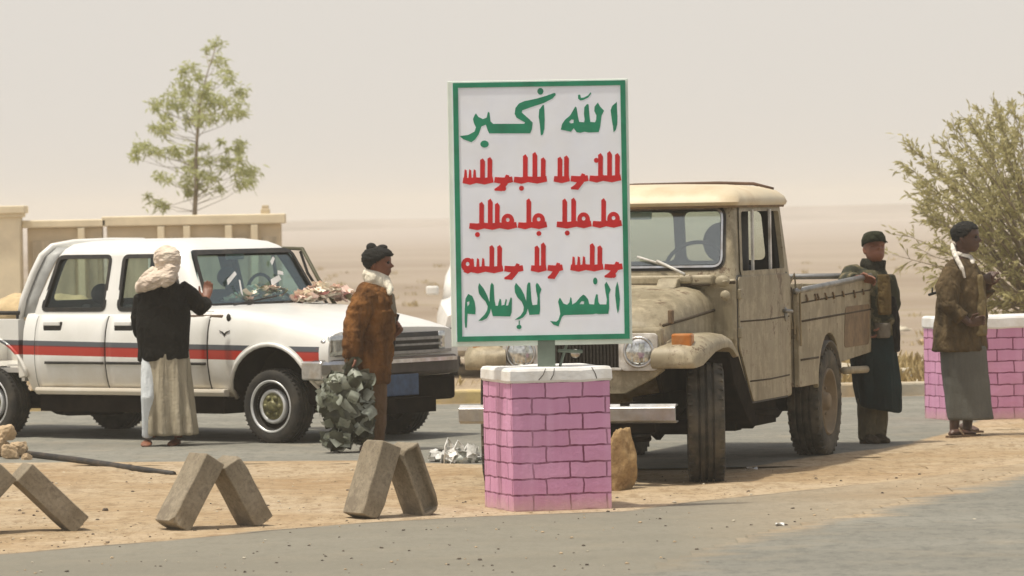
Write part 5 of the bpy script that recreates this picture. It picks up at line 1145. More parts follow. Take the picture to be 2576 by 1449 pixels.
TS = [0, .05, .15, .30, .45, .60, .75, .87, .95, 1.0]; SS = [.034, .046, .058, .066, .071, .075, .071, .055, .034, .004]
def head_local(t_, ph, off=0.0, h=.225):
    f, bk, sd_ = itp(t_, TF, FF), itp(t_, TB, BB), itp(t_, TS, SS); cph, sph = math.cos(ph), math.sin(ph)
    cs = lambda c: math.copysign(abs(c) ** .88, c)
    x = (sd_ + off) * cs(sph); y = -((f if cph > 0 else bk) + off) * cs(cph)
    if off < .004 and cph > 0:
        a = ph if ph < math.pi else ph - 2 * math.pi
        y -= .030 * math.exp(-(a / .17) ** 2) * max(0, 1 - abs(t_ - .36) / (.20 if t_ > .36 else .075))
        y -= .008 * math.exp(-(a / .30) ** 2) * (math.exp(-((t_ - .235) / .022) ** 2) + .9 * math.exp(-((t_ - .185) / .024) ** 2))
        for s_ in (-1, 1): y += .012 * math.exp(-((a - s_ * .42) / .20) ** 2 - ((t_ - .49) / .05) ** 2)
        y -= .006 * math.exp(-((abs(a) - .42) / .3) ** 2 - ((t_ - .57) / .03) ** 2)
    return Vector((x, y, t_ * h))
class Head:
    def __init__(s, chin, yaw, pitch=0, roll=0, h=.225):
        s.h = h; s.k = h / .225; s.M = Matrix.Translation(chin) @ Matrix.Rotation(math.radians(yaw), 4, 'Z') @ Matrix.Rotation(math.radians(roll), 4, 'Y') @ Matrix.Rotation(math.radians(-pitch), 4, 'X') @ Matrix.Scale(s.k, 4)
    def p(s, t_, ph, off=0.0): return s.M @ head_local(t_, ph, off)
    def add(s, mb):
        n = 40; mb.rings([[s.p(t_, 2 * math.pi * k / n) for k in range(n)] for t_ in np.linspace(0, 1, 34)])
        for q in (-1, 1):
            e = [(.028, .30), (.034, .36), (.036, .45), (.030, .53)]
            mb.tube([s.M @ Vector((q * (.066 + .004), .012 + .006 * i, t_ * .225)) for i, (r, t_) in enumerate(e)], [.008, .013, .015, .010], 8)
    def neck(s, mb, to, r0=.054, r1=.062): mb.tube([s.M @ Vector((0, .022, .06)), (s.M @ Vector((0, .025, .0))).lerp(to, .3), to], [r0, r0, r1], 14)
    def eyes(s, parent, m=EYE):
        mb = MB(); [mb.ell(s.M @ Vector((q * .031, -.079, .49 * .225)), (.012 * s.k,) * 3, 10, 7) for q in (-1, 1)]; return mb.build('eyes', m, parent)
    def hair(s, parent, off=.014, front=.70, back=.30, amp=.010, fr=38, m=HAIRM, name='hair', extra=()):
        n, mt = 44, 26; vs = []; fs = []; idx = {}
        def ok(t_, ph):
            a = abs(ph if ph < math.pi else ph - 2 * math.pi); lim = front if a < .9 else (lerp(front, .50, (a - .9) / .5) if a < 1.4 else lerp(.50, back, min(1, (a - 1.4) / .6))); return t_ >= lim
        mb = MB()
        R = []
        for i in range(mt + 1):
            t_ = lerp(min(front, back), 1.0, i / mt); R.append([(t_, 2 * math.pi * k / n) for k in range(n)])
        for i in range(mt + 1):
            for k in range(n):
                t_, ph = R[i][k]; a_ = abs(ph if ph < math.pi else ph - 2 * math.pi); lm = front if a_ < .9 else (lerp(front, .50, (a_ - .9) / .5) if a_ < 1.4 else lerp(.50, back, min(1, (a_ - 1.4) / .6))); p = s.p(t_, ph, .004 + (off - .004) * max(0, min(1, (t_ - lm + .02) / .13))); p = p + (p - s.M @ Vector((0, .01, .14))).normalized() * amp * (noise.noise(p * fr) + .5 * noise.noise(p * fr * 2.3)); vs.append(p)
        for i in range(mt):
            for k in range(n):
                k2 = (k + 1) % n
                if ok(*R[i][k]) and ok(*R[i][k2]): fs.append((i * n + k, i * n + k2, (i + 1) * n + k2, (i + 1) * n + k))
        fs.append(tuple(mt * n + k for k in range(n)))
        mb.add(vs, fs, 0, True)
        for c, r in extra: mb.ell(c, r)
        return mb.build(name, m, parent, solid=.004, off=-1)
def hand(mb, wrist, d, side, curl=.7, L=.175, thumb=1, nrm=None):
    """palm, four unequal bent fingers and a thumb; d = pointing direction, side = towards the index finger"""
    d = d.normalized(); side = (side - d * side.dot(d)).normalized(); pn = d.cross(side)
    pal = L * .52; R = []
    for t_, w_, th in ((-.1, .026, .020), (0.15, .030, .018), (.6, .039, .016), (1.0, .040, .013)):
        c = wrist + d * pal * t_; R.append([c + side * w_ * math.cos(a) + pn * th * math.sin(a) for a in np.linspace(0, 2 * math.pi, 13)[:-1]])
    mb.rings(R)
    for k, (o, fl) in enumerate(((.030, .40), (.010, .46), (-.011, .43), (-.031, .33))):
        p = wrist + d * pal * .95 + side * o; pts = [p - d * .02, p]; a = 0
        for q, sg_ in enumerate((.45, .32, .23)):
            a += curl * (.7 + .12 * k) * (.8, 1.0, .7)[q]; v = d * math.cos(a) + pn * math.sin(a); p = p + v * L * fl * sg_ * 1.02; pts.append(p)
        mb.tube(pts, [.0098, .0098, .0090, .0082, .0062], 8)
    p = wrist + d * pal * .25 + side * .028; v = (d * .65 + side * .75 + pn * .25).normalized(); q = p + v * .042; v2 = (d * .9 + side * .15 + pn * .45).normalized()
    mb.tube([p - v * .012, q, q + v2 * .032, q + v2 * .05 + pn * .006], [.013, .012, .010, .007], 8)
class Pp:
    def __init__(s, Y): s.Y = Y
    def __call__(s, x, y, dy=0.0): return at(x, y, s.Y + dy)
    def ring(s, xl, xr, y, ry, dy=0.0, n=28, fold=0, amp=0, ph=0, p=.9, tilt=0):
        a, c = s(xl, y, dy), s(xr, y, dy); m_ = (a + c) / 2; rx = (c.x - a.x) / 2; out = []
        for k in range(n):
            q = 2 * math.pi * k / n; w_ = 1 + amp * math.cos(fold * q + ph)
            cc, ss = math.cos(q), math.sin(q); out.append(Vector((m_.x + rx * w_ * math.copysign(abs(cc) ** p, cc), m_.y + ry * w_ * math.copysign(abs(ss) ** p, ss), m_.z + tilt * cc)))
        return out
def folds(amp0, sx=5.0, sz=1.4, seed=0.0, amp2=.3):
    def fn(p, n):
        amp = amp0 * min(1, max(.15, 1 - abs(n.z) * 1.1))
        q = Vector((p.x * sx, p.y * sx, p.z * sz + seed)); a = noise.noise(q + Vector((seed, 0, 0))); b_ = noise.noise(Vector((p.x * 9 + p.z * 7, p.y * 9, p.z * 11 + seed)))
        return amp * (1 - 2 * abs(a)) + amp * amp2 * b_
    return fn
def person(label, mb, base, skin, voxel=.0062):
    me = fuse(mb, voxel, 1, .4); o = finish('person', me, skin); me.transform(Matrix.Translation(-base)); o.location = base
    return tag(o, label, 'person')
def wear(name, me, m, p): 
    o = finish(name, me, m, p); me.transform(Matrix.Translation(-p.location)); return o
def moved(o, p):
    o.data.transform(Matrix.Translation(-p.location)); return o
# shoes
def shoe(mb, heel, toe, w_=.045, h=.055, sole=True):
    d = (toe - heel); L = d.length; d.normalize(); s_ = Vector((-d.y, d.x, 0)).normalized(); up = Vector((0, 0, 1)); R = []
    for t_, a, hh in ((-.04, .5, .5), (.05, .8, .95), (.3, .85, 1.0), (.6, 1.05, .75), (.85, .95, .5), (1.0, .55, .3)):
        c = heel + d * L * t_; R.append([c + s_ * w_ * a * math.cos(q) + up * max(0.0, h * hh * (.5 + .5 * math.sin(q))) for q in np.linspace(0, 2 * math.pi, 15)[:-1]])
    mb.rings(R)
# ---------------------------------------------------------------- man with the pale headscarf, back to us
P = Pp(37.55); base = G(420, 1124); B = MB()
hd = Head(P(420, 690, .0), 205, 6); hd.add(B); hd.neck(B, P(415, 735, .02))
B.rings([P.ring(365, 460, 735, .08), P.ring(358, 468, 790, .10), P.ring(368, 462, 870, .10), P.ring(368, 466, 920, .11)])
for x, xf in ((388, 376), (445, 452)): B.tube([P(x, 910), P(x, 1010, -.02), P((x + xf) / 2, 1100)], [.075, .055, .035], 12)
B.tube([P(452, 745), P(506, 776, .05), P(519, 752, .2)], [.045, .036, .026], 10); hand(B, P(519, 752, .2), Vector((.1, .55, .75)), Vector((-.8, 0, 0)), .35)
B.tube([P(362, 748), P(352, 830, .08), P(368, 800, .30)], [.045, .036, .026], 10); hand(B, P(368, 800, .30), Vector((.1, .8, .3)), Vector((.7, 0, .3)), .5)
for h0, t0 in ((P(372, 1108), P(366, 1116, -.16)), (P(446, 1108, .05), P(430, 1114, -.10))):
    h0 = Vector((h0.x, h0.y, .004)); t0 = Vector((t0.x, t0.y, .004)); shoe(B, h0, t0)
pr = person('person seen from behind in black jacket, long pale robe and whitish headscarf', B, base, SKIN)
J = MB(); J.rings([P.ring(388, 438, 706, .06), P.ring(366, 452, 718, .085), P.ring(346, 470, 738, .12), P.ring(343, 476, 775, .145), P.ring(346, 476, 830, .15), P.ring(350, 476, 880, .155), P.ring(349, 478, 906, .155, tilt=.012)])
J.tube([P(450, 728), P(478, 745, .03), P(507, 776, .06), P(517, 764, .15)], [.085, .078, .066, .050], 12); J.tube([P(508, 770, .06), P(516, 758, .16)], [.062, .045], 12)
J.tube([P(360, 745), P(352, 800, .05), P(356, 838, .08), P(367, 806, .28)], [.075, .068, .062, .045], 12)
me = fuse(J, .012, 3); wrinkle(me, folds(.013, 6, 2.2, 2.0, .35)); wear('jacket', me, cloth('black_wool', (.0085, .008, .0065), (.005, .005, .0045), 4), pr)
Rb = MB(); Rb.rings([P.ring(356, 472, 880, .135, n=64), P.ring(362, 476, 930, .15, n=64, fold=11, amp=.05), P.ring(366, 482, 1000, .17, n=64, fold=11, amp=.10, ph=.4), P.ring(370, 488, 1060, .185, n=64, fold=11, amp=.14, ph=.7), P.ring(371, 492, 1094, .19, n=64, fold=11, amp=.16, ph=.9)])
me = fuse(Rb, .011, 1); wrinkle(me, folds(.014, 9, .9, 5.0, .25)); wear('robe', me, cloth('pale_robe_cloth', (.44, .39, .29), (.27, .235, .17), 5, stretch=(3, 3, .3), cs=(1.2, 1.2, .10), ck=.8), pr)
Tr = MB(); Tr.tube([P(374, 895, -.05), P(372, 1000, -.13), P(371, 1100, -.06)], [.055, .052, .042], 14); me = fuse(Tr, .01, 2); wrinkle(me, folds(.008, 12, 2, 1)); wear('pale_side_strip', me, cloth('pale_blue_cloth', (.62, .66, .68), var=.12, cs=(1, 1, .2), ck=.6), pr)  # pale blue tube of cloth down the left of the robe
S = MB(); R = []; n = 36
for t_, off in ((.12, .012), (.25, .022), (.4, .024), (.6, .024), (.8, .022), (.93, .018), (1.0, .012)): R.append([hd.p(t_, 2 * math.pi * k / n, off) for k in range(n)])
S.rings(R); S.tube([P(443, 668, -.06), P(428, 688, -.11), P(398, 702, -.12), P(365, 717, -.10), P(346, 728, -.04)], [.035, .05, .06, .052, .03], 12); S.tube([P(392, 676, -.06), P(370, 700, -.04), P(350, 722, 0)], [.03, .045, .035], 10); S.tube([P(432, 672, -.1), P(420, 704, -.14), P(408, 718, -.14)], [.05, .06, .03], 10); S.tube([P(440, 690, 0), P(420, 712, .06), P(385, 712, .08)], .04, 10)
me = fuse(S, .0085, 7); wrinkle(me, lambda p, n: .009 * (1 - 2 * abs(noise.noise(Vector((p.x * 6 + p.z * 9, p.y * 8, p.z * 22 - p.x * 13)))))); wear('headscarf', me, cloth('pale_scarf_cloth', (.72, .62, .50), (.50, .40, .32), 9, scale and .3 if False else .3) if False else cloth('pale_scarf_cloth', (.74, .66, .55), (.54, .44, .36), 8, cs=(.7, .7, 1.6), ck=.8), pr)
o = MB(); o.ell(P(409, 628, -.02), (.035, .03, .018)); moved(o.build('hair', HAIRM, pr), pr)
# ---------------------------------------------------------------- boy in the brown coat
P = Pp(36.2); base = G(935, 1136); B = MB()
hd = Head(P(951, 697), 82, -2, h=.232); hd.add(B); hd.neck(B, P(938, 722))
B.rings([P.ring(905, 968, 728, .10), P.ring(893, 978, 790, .12), P.ring(900, 968, 900, .12), P.ring(905, 965, 955, .11)])
for x, dy in ((922, -.08), (945, .08)): B.tube([P(x, 940, dy), P(x - 2, 1030, dy), P(x, 1122, dy)], [.075, .055, .036], 12)
B.tube([P(922, 745, -.15), P(893, 822, -.19), P(889, 893, -.22)], [.045, .037, .027], 10); hand(B, P(889, 893, -.22), Vector((-.05, -.05, -1)), Vector((.5, -1, 0)), 1.25)
B.tube([P(950, 745, .15), P(972, 820, .17), P(990, 845, .05)], [.045, .037, .027], 10); hand(B, P(988, 845, .05), Vector((.5, -.2, .6)), Vector((-.3, .2, .5)), 1.1)
for h0, t0 in ((G(912, 1137), G(965, 1141)), (G(935, 1131), G(985, 1135))): shoe(B, h0 + Vector((0, 0, .004)), t0 + Vector((0, 0, .004)))
pr = person('person in brown padded coat walking right with a bundle in hand beside the white pickup', B, base, SKIN)
moved(hd.hair(pr, .022, .66, .26, .010, 60, extra=[(P(934, 622), (.040, .045, .035)), (P(962, 622), (.04, .04, .022))]), pr); moved(hd.eyes(pr), pr)
J = MB(); J.rings([P.ring(914, 960, 716, .075), P.ring(902, 974, 728, .11), P.ring(890, 985, 752, .15), P.ring(880, 992, 790, .165), P.ring(876, 991, 840, .165), P.ring(874, 983, 900, .16), P.ring(876, 976, 962, .15)])
J.tube([P(922, 738, -.12), P(908, 775, -.18), P(893, 822, -.20), P(887, 870, -.22), P(886, 898, -.22)], [.075, .082, .074, .068, .062], 14)
J.tube([P(955, 745, .12), P(974, 815, .17), P(986, 842, .07)], [.075, .068, .05], 12)
me = fuse(J, .011, 2); wrinkle(me, lambda p, n: .017 * (1 - 2 * abs(noise.noise(Vector((p.x * 8 + p.z * 3, p.y * 8, p.z * 4))))) + .010 * (1 - 2 * abs(noise.noise(Vector((p.x * 5, p.y * 5, p.z * 19)))))); wear('coat', me, cloth('brown_padded_cloth', (.235, .105, .032), (.075, .034, .013), 7, bmp=.7, bscale=40, stretch=(1.6, 1.6, .45)), pr)
C = MB(); C.rings([P.ring(916, 972, 680, .062, tilt=-.012), P.ring(912, 980, 694, .085, tilt=-.02), P.ring(914, 984, 712, .09, tilt=-.035), P.ring(918, 980, 724, .08, tilt=-.04)]); C.tube([P(972, 706, -.05), P(982, 728, -.09), P(979, 742, -.13)], [.03, .028, .012], 8)
me = fuse(C, .008, 2); wrinkle(me, folds(.005, 10, 10)); wear('collar', me, cloth('cream_fleece', (.76, .72, .60), var=.15), pr)
T = MB(); T.rings([P.ring(880, 974, 948, .15), P.ring(882, 972, 1020, .15), P.ring(888, 968, 1080, .14), P.ring(898, 964, 1118, .12)]); me = fuse(T, .012, 2); wrinkle(me, folds(.012, 8, 2, 3)); wear('trousers', me, cloth('brown_trouser_cloth', (.17, .10, .055), (.11, .065, .035)), pr)
V = MB(); V.rings([P.ring(960, 990, 738, .08, .02), P.ring(966, 998, 780, .10, .0), P.ring(962, 990, 850, .09, .0)]); me = fuse(V, .011, 2); wrinkle(me, folds(.008, 9, 4, 7)); wear('shirt', me, cloth('greybrown_shirt', (.22, .19, .14)), pr)
# strap-like black stick held in the far hand
o = MB(); o.tube([P(1001, 790, .03), P(992, 818, .03), P(984, 862, .03)], [.014, .018, .020], 8); o.ell(P(986, 862, .03), (.028, .03, .05)); o = o.build('black_pouch', cloth('black_leather', (.012, .010, .013), rough=.5)); c = P(988, 835, .03); o.data.transform(Matrix.Translation(-c)); o.location = c; tag(o, "small black strapped pouch in the boy's far hand", 'pouch')
# bundle: crumpled plastic
Q = Pp(35.95); mb = MB(); ctr = Q(880, 1030)
for x, y, rx, rz in ((885, 930, .04, .05), (850, 965, .10, .07), (900, 960, .09, .08), (918, 985, .05, .08), (840, 1010, .12, .10), (872, 1010, .15, .14), (908, 1040, .09, .13), (850, 1050, .11, .08), (900, 1075, .11, .08), (870, 1090, .06, .06)): mb.ell(Q(x, y), (rx, rx * .85, rz))
mb.ell(Q(856, 1106), (.115, .10, .055)); mb.ell(Q(912, 1096), (.06, .06, .05)); mb.tube([Q(886, 905), Q(885, 930)], [.02, .04], 10); mb.tube([Q(832, 1100), Q(822, 1122)], [.03, .012], 8)
me = fuse(mb, .012, 2); wrinkle(me, lambda p, n: -.014 + .022 * fbm(p * 9, 2))
core = [(v.co.copy(), v.normal.copy()) for v in me.vertices]; rb = random.Random(4); mb = MB(); mb.add([v.co for v in me.vertices], [tuple(p.vertices) for p in me.polygons], 0, True)
for k in range(170):                                   # crumpled sheets of plastic folded over the load
    p, n = rb.choice(core)
    n = (n + Vector((rb.gauss(0, .25), rb.gauss(0, .25), rb.gauss(0, .25)))).normalized(); u = n.cross(Vector((rb.gauss(0, 1), rb.gauss(0, 1), rb.gauss(0, 1)))).normalized(); v = n.cross(u)
    a, b_ = rb.uniform(.04, .08), rb.uniform(.03, .06); c1, c2 = rb.uniform(-.02, .03), rb.uniform(-.02, .02)
    f1, f2, q0 = rb.uniform(1.5, 3.2), rb.uniform(0, 6), rb.uniform(.008, .02)
    P_ = [[p + u * (a * (i / 2 - 1)) + v * (b_ * (j / 2 - 1)) + n * (.006 + c1 * (1 - abs(i / 2 - 1)) + c2 * (j / 2 - 1) * (i / 2 - 1) * .8 + q0 * abs(math.sin(f1 * i / 2 + f2 + .6 * j)) + rb.uniform(-.003, .004)) for j in range(5)] for i in range(5)]
    mb.add([q for r in P_ for q in r], [(i * 5 + j, (i + 1) * 5 + j, (i + 1) * 5 + j + 1, i * 5 + j + 1) for i in range(4) for j in range(4)], rb.choices((1, 2, 0), (.36, .34, .30))[0], True)
DKP = mat('dark_olive_load', (.045, .048, .026), .6, var=.5, scale=14)
def sheetmat(nm, c, tr):
    m, t, b = newmat(nm); co = obco(t); t.links.new(ramp(t, noisetex(t, co, 12, 3), [(.35, tuple(q * .6 for q in c)), (.62, c)]), b.inputs['Base Color']); b.inputs['Roughness'].default_value = .45
    tp = N(t, 'ShaderNodeBsdfTransparent'); mx = N(t, 'ShaderNodeMixShader'); mx.inputs[0].default_value = tr; t.links.new(b.outputs[0], mx.inputs[1]); t.links.new(tp.outputs[0], mx.inputs[2]); t.links.new(mx.outputs[0], t.nodes['Material Output'].inputs[0]); return m
o = mb.build('plastic_bundle', [DKP, sheetmat('pale_plastic_sheet', (.37, .40, .33), .2), sheetmat('olive_plastic_sheet', (.15, .165, .11), .25)], None, fix=False); me = o.data; me.transform(Matrix.Translation(-ctr)); o.location = ctr; tag(o, 'bulky grey green crumpled plastic bundle hanging from the hand of the boy in brown', 'bundle')
# ---------------------------------------------------------------- soldier behind the bed of the beige pickup
P = Pp(35.95); base = Vector((P(2192, 1120).x, 35.95, 0)); B = MB()
hd = Head(P(2203, 660, -.06), 14, 14, h=.232); hd.add(B); hd.neck(B, P(2190, 680, .03))
B.rings([P.ring(2150, 2228, 684, .09), P.ring(2160, 2236, 740, .11), P.ring(2170, 2240, 840, .11)])
for x, dy in ((2180, .0), (2208, .05)): B.tube([P(x + 10, 850, dy), P(x + 2, 980, dy), P(x, 1108, dy)], [.075, .06, .04], 12)
B.tube([P(2148, 690), P(2128, 712, -.10), P(2160, 700, -.34)], [.045, .037, .027], 10); hand(B, P(2160, 700, -.34), Vector((1, -.4, -.1)), Vector((0, -.5, .6)), .5)
B.tube([P(2226, 695), P(2240, 770, .02), P(2225, 820, -.12)], [.045, .037, .027], 10); hand(B, P(2225, 820, -.12), Vector((-.5, -.2, -.7)), Vector((0, -.6, .3)), .7)
pr = person('person in dark cap, patched military jacket and dark wrap standing behind the beige pickup bed', B, base, SKIN)
H = MB(); n = 36
H.rings([[hd.p(t_, 2 * math.pi * k / n, off) for k in range(n)] for t_, off in ((.60, .006), (.62, .012), (.80, .020), (.96, .040), (1.0, .045))]); H.rings([[hd.p(.60 + q, a, o_) for a in np.linspace(-.9, .9, 9)] for q, o_ in ((.02, .008), (-.01, .045), (-.04, .05), (.0, .006))], cap=False) if 0 else None
H.rings([[hd.p(.60, a, .010) for a in np.linspace(-1.0, 1.0, 9)] + [hd.p(.60, a, .010) for a in np.linspace(1.0, -1.0, 9)], [hd.p(.585, a, .040 * math.cos(a)) for a in np.linspace(-1.0, 1.0, 9)] + [hd.p(.56, a, .038 * math.cos(a)) for a in np.linspace(1.0, -1.0, 9)]], sm=False)
moved(H.build('cap', cloth('olive_cap_cloth', (.028, .032, .018), var=.4), pr), pr)
m, t, b = newmat('camouflage_cloth'); co = obco(t)
c = ramp(t, noisetex(t, co, 11, 3), [(.40, (.022, .024, .012)), (.5, (.07, .062, .030)), (.6, (.15, .125, .07))], True); t.links.new(c, b.inputs['Base Color']); b.inputs['Roughness'].default_value = .9; bump(t, b, noisetex(t, co, 50), .4)
J = MB(); J.rings([P.ring(2172, 2218, 668, .07), P.ring(2148, 2230, 684, .11), P.ring(2146, 2242, 720, .14), P.ring(2160, 2246, 790, .14), P.ring(2166, 2250, 850, .14), P.ring(2164, 2252, 868, .145)])
J.tube([P(2158, 688), P(2138, 690, -.04), P(2130, 706, -.12), P(2150, 702, -.30)], [.075, .075, .066, .05], 12); J.tube([P(2226, 695), P(2242, 765, .02), P(2229, 812, -.10)], [.075, .066, .052], 12)
me = fuse(J, .012, 2); wrinkle(me, folds(.018, 8, 5, 4, .6)); wear('jacket', me, m, pr)
V = MB(); V.rings([P.ring(2206, 2238, 690, .07, -.10), P.ring(2204, 2242, 740, .07, -.12), P.ring(2204, 2243, 792, .07, -.12)]); me = fuse(V, .012, 2); wear('chest_webbing', me, cloth('brown_webbing', (.11, .075, .03), var=.4), pr)
V = MB(); V.rings([P.ring(2196, 2240, 812, .10, -.10), P.ring(2198, 2240, 850, .10, -.10)]); me = fuse(V, .010, 2); wear('belt_pouch', me, cloth('grey_pouch_cloth', (.17, .15, .12), var=.4), pr)
V = MB(); V.rings([P.ring(2168, 2230, 652, .08, tilt=-.01), P.ring(2164, 2228, 668, .10), P.ring(2170, 2226, 684, .10)]); me = fuse(V, .010, 2); wrinkle(me, folds(.008, 12, 12, 1)); wear('neck_scarf', me, cloth('dark_scarf', (.030, .030, .022)), pr)
V = MB(); V.rings([P.ring(2150, 2250, 840, .15, n=48), P.ring(2140, 2256, 900, .18, n=48, fold=6, amp=.03), P.ring(2148, 2262, 970, .19, n=48, fold=6, amp=.06, ph=1), P.ring(2160, 2263, 1030, .17, n=48, fold=6, amp=.08, ph=1.2, tilt=-.03)]); me = fuse(V, .012, 2); wrinkle(me, folds(.012, 7, 1.2, 9)); wear('wrap_skirt', me, cloth('dark_teal_cloth', (.009, .022, .025), (.006, .013, .014), cs=(.8, .8, .12), ck=.7), pr)
V = MB(); V.rings([P.ring(2232, 2250, 745, .10), P.ring(2234, 2260, 800, .11), P.ring(2240, 2262, 885, .10)]); me = fuse(V, .012, 2); wrinkle(me, folds(.012, 9, 2, 3)); wear('black_shawl', me, cloth('black_shawl_cloth', (.012, .010, .010)), pr)
V = MB()
for x, dy in ((2180, .0), (2208, .05)): V.tube([P(x + 2, 980, dy), P(x + 2, 1050, dy), P(x, 1108, dy)], [.075, .066, .055], 14)
me = fuse(V, .011, 2); wrinkle(me, folds(.010, 9, 5, 6)); wear('trousers', me, cloth('olive_trouser_cloth', (.13, .11, .07), (.075, .064, .04)), pr)
V = MB()
for x, dy in ((2172, .0), (2198, .05)):
    a = P(x, 1120, dy); e = P(x + 38, 1128, dy - .10); shoe(V, Vector((a.x, a.y, .004)), Vector((e.x, e.y, .004)), .05, .09); V.tube([P(x + 6, 1120, dy), P(x + 7, 1090, dy)], [.05, .052], 12)
me = fuse(V, .009, 2); wear('boots', me, cloth('brown_boot_leather', (.05, .036, .022), rough=.6), pr)
# ---------------------------------------------------------------- man with the grey wrap looking right
P = Pp(36.9); base = G(2420, 1100); B = MB()
hd = Head(P(2431, 634), 74, 0, h=.238); hd.add(B); hd.neck(B, P(2414, 662))
B.rings([P.ring(2380, 2450, 668, .10), P.ring(2370, 2462, 730, .12), P.ring(2374, 2462, 840, .12), P.ring(2374, 2470, 900, .12)])
for x, dy, xf, dz in ((2405, -.06, 2400, 0), (2440, .10, 2432, 0)): B.tube([P(x, 890, dy), P(x, 990, dy), P(xf, 1086, dy)], [.075, .058, .034], 12)
B.tube([P(2395, 685, -.16), P(2388, 765, -.20), P(2440, 815, -.22)], [.045, .037, .027], 10); hand(B, P(2440, 815, -.22), Vector((.9, -.1, .3)), Vector((-.2, -.2, .9)), .9)
B.tube([P(2450, 690, .16), P(2476, 760, .18), P(2488, 716, .10)], [.045, .037, .027], 10); hand(B, P(2487, 718, .10), Vector((.2, -.3, .9)), Vector((.5, -.6, 0)), 1.2)
for h0, t0 in ((G(2392, 1102), G(2452, 1098)), (G(2420, 1085), G(2458, 1090))): shoe(B, h0 + Vector((0, 0, .018)), t0 + Vector((0, 0, .018)), .040, .05)
pr = person('person in brown jacket, long grey wrap and white scarf by the pink wall', B, base, SKIN2)
moved(hd.hair(pr, .011, .74, .34, .008, 80), pr); moved(hd.eyes(pr), pr)
J = MB(); J.rings([P.ring(2394, 2440, 652, .07), P.ring(2382, 2456, 664, .11), P.ring(2368, 2470, 690, .15), P.ring(2360, 2478, 740, .165), P.ring(2356, 2479, 800, .17), P.ring(2350, 2478, 850, .175), P.ring(2344, 2480, 884, .18, tilt=.0)])
J.tube([P(2396, 680, -.13), P(2384, 720, -.19), P(2386, 772, -.22), P(2420, 802, -.23)], [.075, .080, .072, .056], 14); J.tube([P(2452, 690, .14), P(2478, 755, .18), P(2486, 728, .12)], [.07, .062, .05], 12)
me = fuse(J, .0115, 2); wrinkle(me, folds(.020, 8, 3.4, 8, .5)); wear('jacket', me, cloth('brown_jacket_cloth', (.125, .088, .045), (.05, .036, .02), 8, stretch=(1.5, 1.5, .6)), pr)
V = MB(); V.rings([P.ring(2440, 2472, 690, .09, -.05), P.ring(2444, 2480, 760, .10, -.05), P.ring(2440, 2480, 845, .11, -.05)]); me = fuse(V, .011, 2); wrinkle(me, folds(.012, 9, 5, 5)); wear('shirt', me, cloth('faded_shirt', (.26, .205, .10), (.15, .115, .06), 9), pr)
V = MB(); V.rings([P.ring(2366, 2478, 868, .155, n=48), P.ring(2370, 2482, 930, .165, n=48, fold=5, amp=.015), P.ring(2378, 2488, 1000, .17, n=48, fold=5, amp=.03, ph=.8), P.ring(2384, 2495, 1055, .175, n=48, fold=5, amp=.045, ph=1.1)]); me = fuse(V, .012, 2); wrinkle(me, folds(.012, 5, .8, 2)); wear('wrap_skirt', me, cloth('grey_wrap_cloth', (.135, .135, .12), (.10, .10, .09), 3, cs=(.8, .8, .10), ck=.5), pr)
V = MB(); V.rings([P.ring(2398, 2438, 634, .065, .02, tilt=-.012), P.ring(2396, 2442, 646, .075, .02, tilt=-.018)]); V.tube([P(2396, 614, .02), P(2398, 630, -.07), P(2408, 652, -.13), P(2420, 676, -.165), P(2427, 700, -.175)], [.016, .020, .019, .017, .010], 10); V.tube([P(2396, 614, .02), P(2410, 634, .08), P(2440, 648, .05), P(2446, 656, -.05), P(2440, 690, -.13), P(2438, 740, -.16)], [.016, .022, .022, .020, .016, .010], 10)
me = fuse(V, .0065, 2); wrinkle(me, folds(.003, 20, 20)); wear('white_scarf', me, cloth('white_scarf_cloth', (.78, .74, .66), var=.12), pr)
V = MB()
for a, e in ((G(2388, 1103), G(2456, 1098)), (G(2416, 1085), G(2462, 1090))):
    d = (e - a).normalized(); s_ = Vector((-d.y, d.x, 0)); V.prism(roundpoly([(-.01, -.045), ((e - a).length + .02, -.045), ((e - a).length + .02, .045), (-.01, .045)], .035), lambda u, v_, z: a + d * u + s_ * v_ + Vector((0, 0, z)), .002, .020); V.tube([a + d * .12 + s_ * .046 + Vector((0, 0, .02)), a + d * .13 + Vector((0, 0, .062)), a + d * .12 - s_ * .046 + Vector((0, 0, .02))], .012, 6, flat=.6)
moved(V.build('sandals', cloth('sandal_leather', (.16, .11, .07), rough=.6), pr), pr)
# rifle slung in front of him
GUN = mat('gun_metal', (.02, .02, .021), .4, .6); WOOD = mat('rifle_wood', (.07, .035, .018), .5, var=.4, stretch=(6, 1, 1))
a = P(2336, 742, .27); e = P(2494, 694, .06); d = (e - a).normalized(); L = (e - a).length
g = thing('rifle', 'rifle held across the chest of the man in the grey wrap, muzzle behind his back', 'rifle', (a + e) / 2); c = (a + e) / 2
def gp(u, up=0.0): return d * (u * L - L / 2) + Vector((0, 0, up))
mb = MB(); mb.tube([gp(0), gp(.45)], .011, 8); mb.tube([gp(.06, .0), gp(.06, .05)], .007, 6); mb.tube([gp(.14, .028), gp(.42, .028)], .009, 6); mb.build('barrel', GUN, g)
mb = MB(); mb.tube([gp(.40, .005), gp(.70, .005)], .026, 8); mb.tube([gp(.52, -.02), gp(.47, -.10), gp(.42, -.16)], [.02, .02, .018], 6); mb.tube([gp(.66, -.02), gp(.69, -.08)], .016, 6); mb.build('receiver', GUN, g)
mb = MB(); mb.tube([gp(.68, .0), gp(.80, -.01), gp(1.0, -.02)], [.018, .028, .048], 8); mb.build('stock', WOOD, g)
mb = MB(); mb.tube([gp(.24, .0), gp(.42, .0)], .022, 8); mb.build('handguard', WOOD, g)
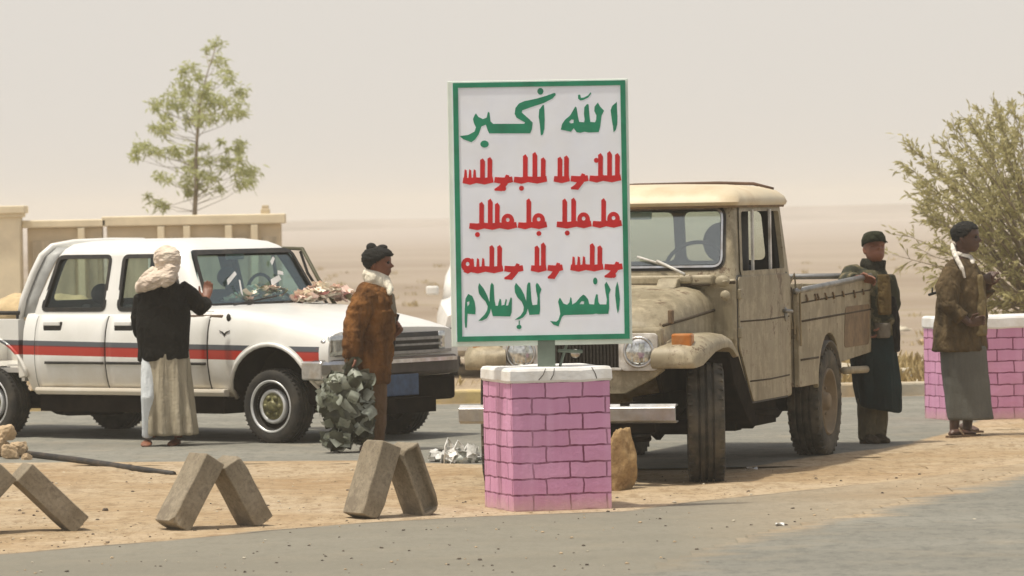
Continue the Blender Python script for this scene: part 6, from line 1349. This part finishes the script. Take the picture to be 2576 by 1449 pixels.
# ================================================================== one object per piece (ISLANDS)
SPLIT = {'cab_rear_band': 0, 'wheel_arch_lip': 0, 'windshield_hinge': 0, 'rope_hook': 0, 'dashboard_papers': 'paper_sheet', 'windshield_patches': 'white_patch', 'hood_catch': 0, 'hinge': 0, 'hood_seam': 0, 'window_light_strip': 0, 'grille_bar': 0, 'eyes': 'eye', 'boots': 'boot', 'lamp_bulb': 0, 'bumper_bracket': 0, 'bed_pressing': 0, 'crack': 0, 'bumper_corner': 0, 'cowl_seam': 0, 'wheel_guard': 0}
def split_islands(o, newname):
    me = o.data; n = len(me.vertices); pa = list(range(n))
    def fd(i):
        while pa[i] != i: pa[i] = pa[pa[i]]; i = pa[i]
        return i
    for p in me.polygons:
        a = fd(p.vertices[0])
        for v in p.vertices[1:]: pa[fd(v)] = a
    gr = {}
    for p in me.polygons: gr.setdefault(fd(p.vertices[0]), []).append(p)
    o.name = newname
    if len(gr) < 2: return
    for k, ps in enumerate(list(gr.values())):
        ids = sorted({v for p in ps for v in p.vertices}); mp = {v: i for i, v in enumerate(ids)}
        m2 = bpy.data.meshes.new(newname); m2.from_pydata([me.vertices[i].co for i in ids], [], [[mp[v] for v in p.vertices] for p in ps])
        m2.polygons.foreach_set('use_smooth', [p.use_smooth for p in ps]); m2.polygons.foreach_set('material_index', [p.material_index for p in ps])
        for q in me.materials: m2.materials.append(q)
        c = o.copy(); c.name = newname; c.data = m2; COL.objects.link(c)
    bpy.data.objects.remove(o)
for o in list(COL.objects):
    k = o.name.split('.')[0]
    if k in SPLIT and o.type == 'MESH': split_islands(o, SPLIT[k] or k)
# ================================================================== dusty air
hz = MB(); hz.box((0, 820, 3.0), (2400, 1760, 8.6))
m = bpy.data.materials.new('haze'); m.use_nodes = True; t = m.node_tree; t.nodes.clear(); o_ = N(t, 'ShaderNodeOutputMaterial'); pv = N(t, 'ShaderNodeVolumePrincipled')
pv.inputs['Color'].default_value = (.93, .885, .80, 1); pv.inputs['Density'].default_value = .0009; pv.inputs['Anisotropy'].default_value = 0.1
t.links.new(pv.outputs[0], o_.inputs['Volume'])
struct(hz.build('haze', m), 'stuff')
